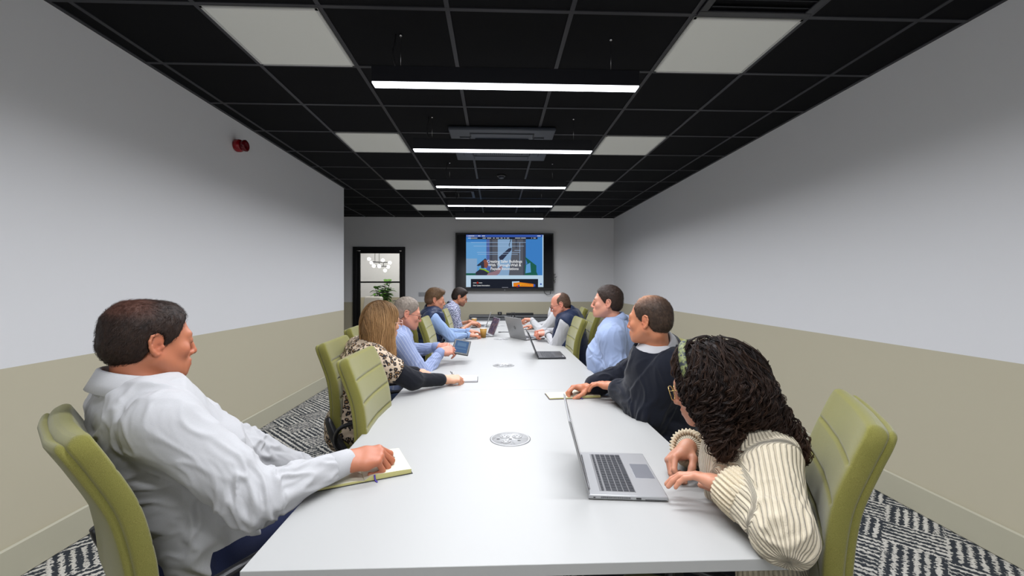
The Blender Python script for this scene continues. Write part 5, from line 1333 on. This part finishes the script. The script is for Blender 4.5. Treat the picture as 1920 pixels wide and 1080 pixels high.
        for q, a in p.arm.items():
            u = nrm(a['W']-a['E']); e = a['W']+u*.008; b = e-u*.075; mb = MB(); n_ = 190; G = []
            ref = nrm(np.array([0, 0, 1.])-u*u[2]); g = np.cross(u, ref)
            for k in range(n_):
                an = 2*PI*k/n_; rb = .0032*math.cos(an*30); d = ref*math.cos(an)+g*math.sin(an); row = []
                for t, rr in ((0, .048), (.05, .057), (.5, .059), (.93, .057), (1.0, .052), (.97, .043), (.6, .038)): row.append(Vector(b+(e-b)*t+d*(rr+rb)-p.rl))
                G.append(row)
            mb.grid(G, closed_u=True); mb.build('cuff', MAT['knit_plain'] if 'knit_plain' in MAT else MAT.setdefault('knit_plain', cloth_mat('cream_knit_cuff', (.50, .42, .29), (.62, .54, .40), 400, .95, .5)), kn)
        p.trousers(BL)
        curly_hair(p, H)
    def person_7():  # navy jumper man
        H = Head(p3(1217, 600, 2.02), -47, 3, 0, .94)
        p = Person('balding man in a dark navy jumper over a white shirt collar', (.86, 2.10, .575), (.775, 2.07, 1.055), -58, H, .190, 1.10, .04, .0040, (205, 138, 104), sh_head=-60, neckr=.058, jaw=1.04, chub=.006)
        p.set_arm('L', p3(1153, 725, 2.22), 0, S=(.795, 1.915, .975), elbow=p3(1216, 772, 1.98), d=(-.72, .68, .0), n=(-.1, 0, -1), pose='rest')
        p.set_arm('R', p3(1104, 727, 2.38), (.3, .9, -.4), d=(-.98, -.10, .05), n=(-.25, -.25, -.92), pose='loose')
        p.body(); p.eyes(brown)
        sh = p.cloth('shirt', WS2, .010, 0, .0, seed=9, neck=.006); p.collar(WS2, sh, stand=.038, drop=.058, point=.050, flare=.026, up=.014)
        p.cloth('jumper', KN, .024, 1.0, .009, seed=10, ka=.04, k=.05, stub=False, neck=.046, vneck=.13, rf=(.046, .035), hem=-.06); p.trousers(NAVY)
        def thin(L, C):
            m_ = np.clip(np.exp(-((L[:, 0]/.050)**2+((L[:, 1]-.03)/.065)**2+((L[:, 2]-.125)/.05)**2)*.9)*1.25, 0, .88)[:, None]; return C*(1-m_)+np.array([.50, .24, .13])*m_
        hair_short(H, p.root, .004, (.022, .014, .010), [-.055, -.040, -.034, -.020, .022, .034, .044, .052, .05, .04, .035], (.007, .009, .004), col2=(.10, .062, .042), nst=3200, length=.010, fade=thin)
    def person_8():  # light blue shirt
        H = Head(p3(1138, 567, 3.12), -72, -2, 0, .97)
        p = Person('broad dark-haired man in a light blue shirt looking towards the screen', (.95, 3.13, .58), (.870, 3.11, 1.075), -66, H, .196, 1.20, .09, .0042, (214, 156, 134), sh_head=-62, neckr=.059, jaw=1.02, chub=.005, torso_w=1.08)
        p.set_arm('L', (.745, 3.12, .66), (.3, -.9, -.5), d=(-.3, .9, -.2), n=(.5, 0, -.8), pose='rest', elbow=(.815, 2.90, .80))
        p.set_arm('R', (.74, 3.32, .64), (.3, .9, -.4), d=(-.3, -.9, -.2), n=(.5, 0, -.8), pose='rest')
        p.body(); p.eyes(brown)
        sh = p.cloth('shirt', BLUE, .022, 1.0, .011, seed=11, ka=.05, hem=-.05, rf=(.048, .021)); p.cuff(BLUE, sh, .039, .055); p.collar(BLUE, sh, stand=.038, drop=.05, point=.03); p.trousers(DARK)
        hair_short(H, p.root, .0045, (.022, .013, .010), [-.06, -.040, -.034, -.020, .022, .034, .048, .062, .072, .074, .074], (.008, .010, .012), col2=(.060, .036, .026), nst=3000, length=.013)
    def person_9():  # bald man in navy vest over a white shirt
        H = Head(p3(1050, 571, 4.42), -80, 20, 0, .97)
        p = Person('bald man with glasses, navy vest and white sleeves on the right side', (.83, 4.45, .57), (.755, 4.44, 1.05), -78, H, .190, 1.10, .05, .0047, (218, 150, 128), sh_head=-70, neckr=.056, jaw=1.02, chub=.006)
        p.set_arm('L', p3(1026, 625, 4.62), (.1, -.7, -.8), d=(-.92, .25, -.05), n=(-.1, .3, -1), pose='loose')
        p.set_arm('R', p3(1018, 621, 4.76), (.1, .8, -.6), d=(-.85, -.35, -.05), n=(-.1, -.3, -1), pose='fist')
        p.body(); p.eyes(grey); p.glasses(BLK, .025, .017, .0015)
        sh = p.cloth('shirt', WS2, .011, 1.0, .008, seed=12); p.cuff(WS2, sh, .037, .05)
        v = p.cloth('vest', VEST2, .030, 0, .004, seed=13, stub=False, neck=.022, disp=lambda V, uv, bid, bt: np.where(bid == 0, .006*np.abs(np.sin(uv[:, 2]*PI/.075))**.5, .002))
        p.collar(VEST2, v, name='vest_collar', r=.070, thick=.009, rowfn=lambda r, st, fr: [(r, -.03), (r+.006, 0), (r+.004, .025), (r-.003, .050)], gap=.35)
        p.trousers(NAVY)
        hair_short(H, p.root, .0045, (.065, .036, .024), [-.055, -.042, -.036, -.022, .018, .022, .020, .012, -.012, -.045, -.06], (.004, .006, .003), col2=(.14, .085, .055), nst=2000, length=.009)
    def person_10():  # white shirt man, mostly hidden
        H = Head(p3(1049, 575, 5.62), -78, 14, 0, 1.0)
        p = Person('man in a white shirt half hidden behind the bald man', (.86, 5.60, .57), (.80, 5.58, 1.04), -80, H, .185, 1.05, .02, .006, (210, 148, 122))
        p.set_arm('L', p3(997, 600, 5.60), (.1, -.6, -.8), d=(-.95, .1, .10), n=(-.2, .1, -1), pose='loose')
        p.set_arm('R', (.50, 5.88, .77), (.1, .8, -.6), d=(-.9, -.2, 0), n=(0, 0, -1), pose='rest')
        p.body(); p.eyes(brown); sh = p.cloth('shirt', WS, .019, 1.0, .007, seed=14); p.cuff(WS, sh, .037, .05); p.collar(WS, sh); p.trousers(DARK)
        hair_short(H, p.root, .005, (.03, .018, .012), FULL, (.008, .010, .012), col2=(.07, .045, .03), nst=800, length=.012)

    for f_ in (person_1, person_2, person_3, person_4, person_5, person_6, person_7, person_8, person_9, person_10):
        if not SEL or int(f_.__name__.split('_')[1]) in SEL: f_()

def walk(sd, q0, K, ds, dirf, off, hug=.95, inert=.7):
    cur = q0.astype(np.float32); prev = None; out = []; m = len(cur); e = .002
    for j in range(K):
        D0 = sd.run(cur); g = np.stack([sd.run(cur+np.array(v, np.float32)*e)-D0 for v in ((1,0,0),(0,1,0),(0,0,1))], 1)/e
        g /= np.linalg.norm(g, axis=1)[:, None]+1e-6
        d = dirf(cur, j); t = d-g*np.sum(d*g, 1)[:, None]*(hug if np.isscalar(hug) else hug[:, None]); t /= np.linalg.norm(t, axis=1)[:, None]+1e-6
        if prev is not None: t = prev*inert+t*(1-inert); t /= np.linalg.norm(t, axis=1)[:, None]+1e-6
        prev = t; b = np.cross(t, g); out.append((cur+g*off, g, b))
        cur = (cur+t*ds-g*np.clip(D0, -.01, .01)[:, None]*.6).astype(np.float32)
    return out
def blonde_hair(p, H):
    rs = np.random.RandomState(11); rl = p.rl; C = H.C
    sd = SDF(); sd.u(H.el((0, -.020, .034), (.083, .103, .092)), .01); sd.u(H.el((0, -.045, -.03), (.083, .078, .095)), .04)
    dn = np.array([0, 0, -1.]); b = H.w(0, -.058, -.02)
    sd.u(RC(b, b+dn*.150+H.R[:, 0]*-.012, .076, .092, n=H.R[:, 1], sq=1.4), .05)
    for x in (-1, 1): a = H.w(x*.064, .004, -.03); sd.u(RC(a, a+dn*.145+H.R[:, 1]*.008, .026, .030), .03)
    sd.sub(H.el((0, .088, -.02), (.055, .06, .105)), .02)
    V, Q = sd.mesh(C-np.array([.19, .19, .29]), C+.19, .005); L = H.loc(V)
    base = np.array([.265, .138, .052]); li = np.array([.50, .30, .142]); dk = np.array([.10, .055, .026])
    k = .5+.5*vnoise((L*np.array([260, 260, 9])).astype(np.float32)); o = np_mesh('hair', V-rl, Q, MAT['hair'], p.root, {'Col': dk*(1-k[:, None])+base*k[:, None]})
    m, K, ds = 3600, 44, .0085
    up = ss(V[:, 2], C[2]-.02, C[2]+.10); w = rs.rand(len(V))**(1/(.02+up)); ids = np.argsort(-w)[:m]
    out_ = V[ids]-(C+H.R@np.array([0, -.03, 0])); out_[:, 2] = 0; out_ /= np.linalg.norm(out_, axis=1)[:, None]+1e-3; jit = rs.randn(m, 3)*.035
    side = np.sign(H.loc(V[ids])[:, 0])[:, None]*H.R[:, 0][None]
    f = lambda cur, j: np.array([0, 0, -1.])+out_*.30+side*(.9*math.exp(-j/5))+jit
    W_ = walk(sd, V[ids], K, ds, f, rs.uniform(.0, .005, m)[:, None])
    P = np.stack([w_[0] for w_ in W_], 1); zend = C[2]-rs.uniform(.175, .232, m); zend += .0
    P[:, :, 2] = np.maximum(P[:, :, 2], zend[:, None]-np.linspace(0, .002, K)[None])
    rad = np.outer(rs.uniform(.0005, .0010, m), np.ones(K)); rad *= np.where(P[:, :, 2] <= zend[:, None]+.004, .15, 1)
    V, Q = tubes_np(P, rad, 4); kk = rs.rand(m, 1); cc = np.where(kk < .35, dk+(base-dk)*kk/.35, base+(li-base)*(kk-.35)/.65); CC = np.repeat(cc, K*4, axis=0)
    root = ss(V[:, 2], C[2]-.02, C[2]+.12)[:, None]; CC = CC*(1-root*.45)
    np_mesh('hair_strands', V-rl, Q, MAT['hair'], o, {'Col': CC})
def curly_hair(p, H):
    rs = np.random.RandomState(21); rl = p.rl; C = H.C
    dk = np.array([.007, .004, .0035]); br = np.array([.060, .028, .015])
    sd = SDF(); sd.u(H.el((0, -.022, .036), (.088, .104, .096)), .01); sd.u(H.el((0, -.055, -.02), (.092, .080, .095)), .05)
    A1 = H.w(-.055, -.020, -.02); A2 = p3(1366, 850, 1.14); B1 = H.w(.02, -.085, .01); B2 = p3(1494, 838, 1.13); BM = p3(1396, 738, 1.19)
    sd.u(RC(A1, A2+np.array([0, .015, .03]), .060, .030), .05); sd.u(RC(B1, BM, .070, .058), .05); sd.u(RC(BM, B2, .056, .020), .04)
    sd.sub(H.el((.0, .090, -.030), (.078, .072, .115)), .02)
    V, Q = sd.mesh(C-np.array([.2, .2, .32]), C+np.array([.36, .2, .17]), .005); Nn = vnormals(V, Q); q = (V*38).astype(np.float32)
    V = V+Nn*(vnoise(q)*.009+vnoise(q*2.3)*.004)[:, None]; o = np_mesh('hair', V-rl, Q, MAT['hair'], p.root, {'Col': np.tile(dk*1.2, (len(V), 1))})
    # curls: each lock is walked over the surface of the hair mass, wound into a helix
    m, K, ds = 560, 78, .0044
    w = rs.rand(len(V))*(.45+ss(V[:, 2], C[2]-.24, C[2]+.08)); Lv = H.loc(V); w = np.where((Lv[:, 1] > .050) | ((Lv[:, 1] > .02) & (Lv[:, 2] < .045)), 0, w); ids = np.argsort(-w)[:m]; q0 = V[ids].copy(); L0 = H.loc(q0)
    toA = (L0[:, 0]+rs.randn(m)*.020 < -.012) & (L0[:, 1] > -.075)
    ph = rs.rand(m)*6.28; fr = rs.uniform(150, 290, m); am0 = rs.uniform(.003, .0115, m); ln = rs.uniform(.55, 1.05, m); drift = rs.randn(m, 3)*.22
    wob = rs.rand(m, 2)*6.28; loose = np.where(rs.rand(m) < .22, rs.uniform(.2, .7, m), .95)
    def f(cur, j):
        dA = A2+np.array([0, 0, -.06])-cur; dM = BM-cur; dB = B2+np.array([.03, 0, -.07])-cur
        kB = ss(cur[:, 0], BM[0]-.10, BM[0]+.01)[:, None]; dBB = dM*(1-kB)+dB*kB
        tg = np.where(toA[:, None], dA, dBB); tg /= np.linalg.norm(tg, axis=1)[:, None]+1e-6
        wv = np.stack([np.sin(j*.16+wob[:, 0]), np.sin(j*.13+wob[:, 1]), np.zeros(m)], 1)*.45
        return tg*.75+np.array([0, 0, -.65])+drift+wv
    W_ = walk(sd, q0, K, ds*.95, f, rs.uniform(-.004, .011, m)[:, None], loose)
    nsub = 6; P = np.zeros((m*nsub, K, 3)); rp = lambda a: np.repeat(a, nsub, axis=0); dph = rs.randn(m*nsub)*.32; dof = rs.randn(m*nsub, 2)*.0016; kr = rs.uniform(.75, 1.2, m*nsub)
    for j, (c_, g, b) in enumerate(W_):
        an = (rp(fr*j*ds*ln+ph)+dph)[:, None]; calm = 1-.82*ss(c_[:, 2], C[2]-.03, C[2]+.09)
        am = (rp(am0*calm*np.clip(j/22, .1, 1.25))*kr)[:, None]; g_, b_ = rp(g), rp(b)
        P[:, j] = rp(c_)+g_*(.004+dof[:, :1])+b_*dof[:, 1:]+am*(np.cos(an)*g_*.85+np.sin(an)*b_)
    rad = np.outer(rs.uniform(.0005, .0011, m*nsub), np.concatenate([np.ones(K-8), [.95, .9, .8, .7, .55, .4, .25, .1]]))
    V, Q = tubes_np(P, rad, 3); t = np.tile(np.repeat(np.linspace(0, 1, K), 3), m*nsub); kk = np.repeat(rp(rs.rand(m))*.7+rs.rand(m*nsub)*.3, K*3); low = ss(-V[:, 2], -(C[2]-.02), -(C[2]-.20))
    np_mesh('hair_strands', V-rl, Q, MAT['hair'], o, {'Col': dk[None]+(br-dk)[None]*(kk**2*.8+.7*t*low)[:, None]})
    # headband across the crown
    mb = MB(); G = []
    for i in range(40):
        a = -1.75+3.5*i/39; row = []
        for w_, tt in ((-.012, 0), (-.010, .004), (0, .006), (.010, .004), (.012, 0)):
            row.append(Vector(H.w((.0985+tt)*math.sin(a), .020+w_, .034+(.1085+tt)*math.cos(a))-rl))
        G.append(row)
    mb.grid(G)
    m_ = N('headband_print'); o_ = m_.obj(); m_.base(m_.ramp(m_.noise(o_, 70, 2), [(.42, (.01, .015, .02)), (.5, (.10, .12, .035)), (.6, (.17, .19, .07)), (.66, (.012, .02, .035))])); m_.set(Roughness=.6)
    hb = mb.build('headband', m_.m, p.root); md = hb.modifiers.new('thickness', 'SOLIDIFY'); md.thickness = .002
SEL = (); ZK = (960,540,1); PEOPLE = 1; EXPO = 0.0
LED = 28.0; FILLB = 1.9; SPREAD = 168; TVB = .75
init_mats(); build_room(); build_tv(); build_table()
# chairs -------------------------------------------------------------
c0 = chair(-.800, 1.335, 42, 'olive chair of the man in the white shirt at the near left')
RECL = c0
chair(-.335, 2.02, 90, 'empty olive chair tucked in before the blonde woman')
chair(-.62, 2.50, 88, 'olive chair of the blonde woman in the leopard print top')
chair(-.74, 3.27, 88, 'olive chair behind the grey-haired man holding the tablet')
chair(-.38, 4.10, 90, 'empty olive chair between the tablet holder and the typing man on the left')
chair(-.62, 4.78, 88, 'olive chair of the typing man in a navy vest on the left')
chair(-.34, 5.38, 90, 'empty olive chair beside the man in the patterned short-sleeved shirt')
chair(-.60, 6.12, 88, 'olive chair of the man in the patterned short-sleeved shirt')
chair(.675, 1.235, -60, 'olive chair of the curly-haired woman in the cream jumper')
chair(.765, 2.30, -90, 'olive chair of the man in the dark navy jumper')
chair(.77, 3.22, -85, 'olive chair of the broad man in the light blue shirt')
chair(.48, 4.00, -90, 'empty olive chair between the light blue shirt and the bald man in the vest')
chair(.75, 4.60, -88, 'olive chair behind the bald man in the navy vest')
chair(.86, 5.70, -85, 'olive chair of the man in white at the far right end of the table')
# the back of the first chair is reclined further under its sitter
a_ = math.radians(4.5); M_ = Matrix.Rotation(a_, 3, 'X'); pv = Vector((0, -.17, .47))
for ch in RECL.children:
    if ch.name.split('.')[0] in ('backrest', 'back_shell', 'back_bracket'): ch.rotation_euler = (a_, 0, 0); ch.location = pv-M_@pv
# things on the table --------------------------------------------------
build_small()
if PEOPLE: build_people()
# made-up window behind the camera, added as glowing fill for the near room
r_ = tag(thing('fill_window', None, None, (.1, YF, 1.55)), kind='structure')
mb = MB()
for a, b, c, d in ((0, .72, 3.3, .06), (0, -.72, 3.3, .06), (-1.62, 0, .06, 1.4), (1.62, 0, .06, 1.4), (-.54, 0, .05, 1.4), (.54, 0, .05, 1.4)): mb.rbox((a, .02, b), (c, .05, d), .004)
mb.build('fill_window_frame', MAT['white_metal'], r_)
mb = MB(); mb.box((0, .008, 0), (3.2, .006, 1.4)); mb.build('fill_pane', emission('fill_glow', (.93, .96, 1.0), FILLB), r_)
# camera -----------------------------------------------------------------
cd = bpy.data.cameras.new('camera'); cam = bpy.data.objects.new('camera', cd); COL.objects.link(cam)
cam.location = (0, 0, CAMZ); cam.rotation_euler = (PI/2, 0, -YAW); cd.sensor_width = 36; cd.lens = F*36/1920*ZK[2]; cd.shift_x = ZK[2]*(ZK[0]-960)/1920; cd.shift_y = ZK[2]*(532-ZK[1])/1920; cd.clip_start = .05
SC.camera = cam
# light --------------------------------------------------------------------
w = bpy.data.worlds.new('world'); SC.world = w; w.use_nodes = True; w.node_tree.nodes['Background'].inputs[0].default_value = (.5, .55, .6, 1); w.node_tree.nodes['Background'].inputs[1].default_value = .02
def area(name, loc, sx, sy, e, col=(1, 1, 1), rot=(0, 0, 0)):
    l = bpy.data.lights.new(name, 'AREA'); l.shape = 'RECTANGLE'; l.size = sx; l.size_y = sy; l.energy = e; l.color = col
    o = bpy.data.objects.new(name, l); COL.objects.link(o); o.location = loc; o.rotation_euler = rot; return o
for y in (2.42, 3.60, 4.955, 6.15, 7.31, 1.22, 0.03):  # last two light the added lamps that are never in view
    l_ = area('pendant_glow', (.06, y, 2.4455), 1.47, .064, LED, (.93, .95, 1.0)); l_.data.spread = math.radians(SPREAD)
area('far_room_light', (-2.5, 11.4, 2.88), 2.5, 1.8, 60, (1, .97, .92))
v = SC.view_settings; v.view_transform = 'Standard'; v.look = 'None'; v.exposure = EXPO; v.gamma = 1; v.use_curve_mapping = False
SC.cycles.max_bounces = 8; SC.cycles.diffuse_bounces = 5; SC.cycles.sample_clamp_indirect = 6; SC.cycles.use_denoising = True
SC.cycles.caustics_reflective = False; SC.cycles.caustics_refractive = False
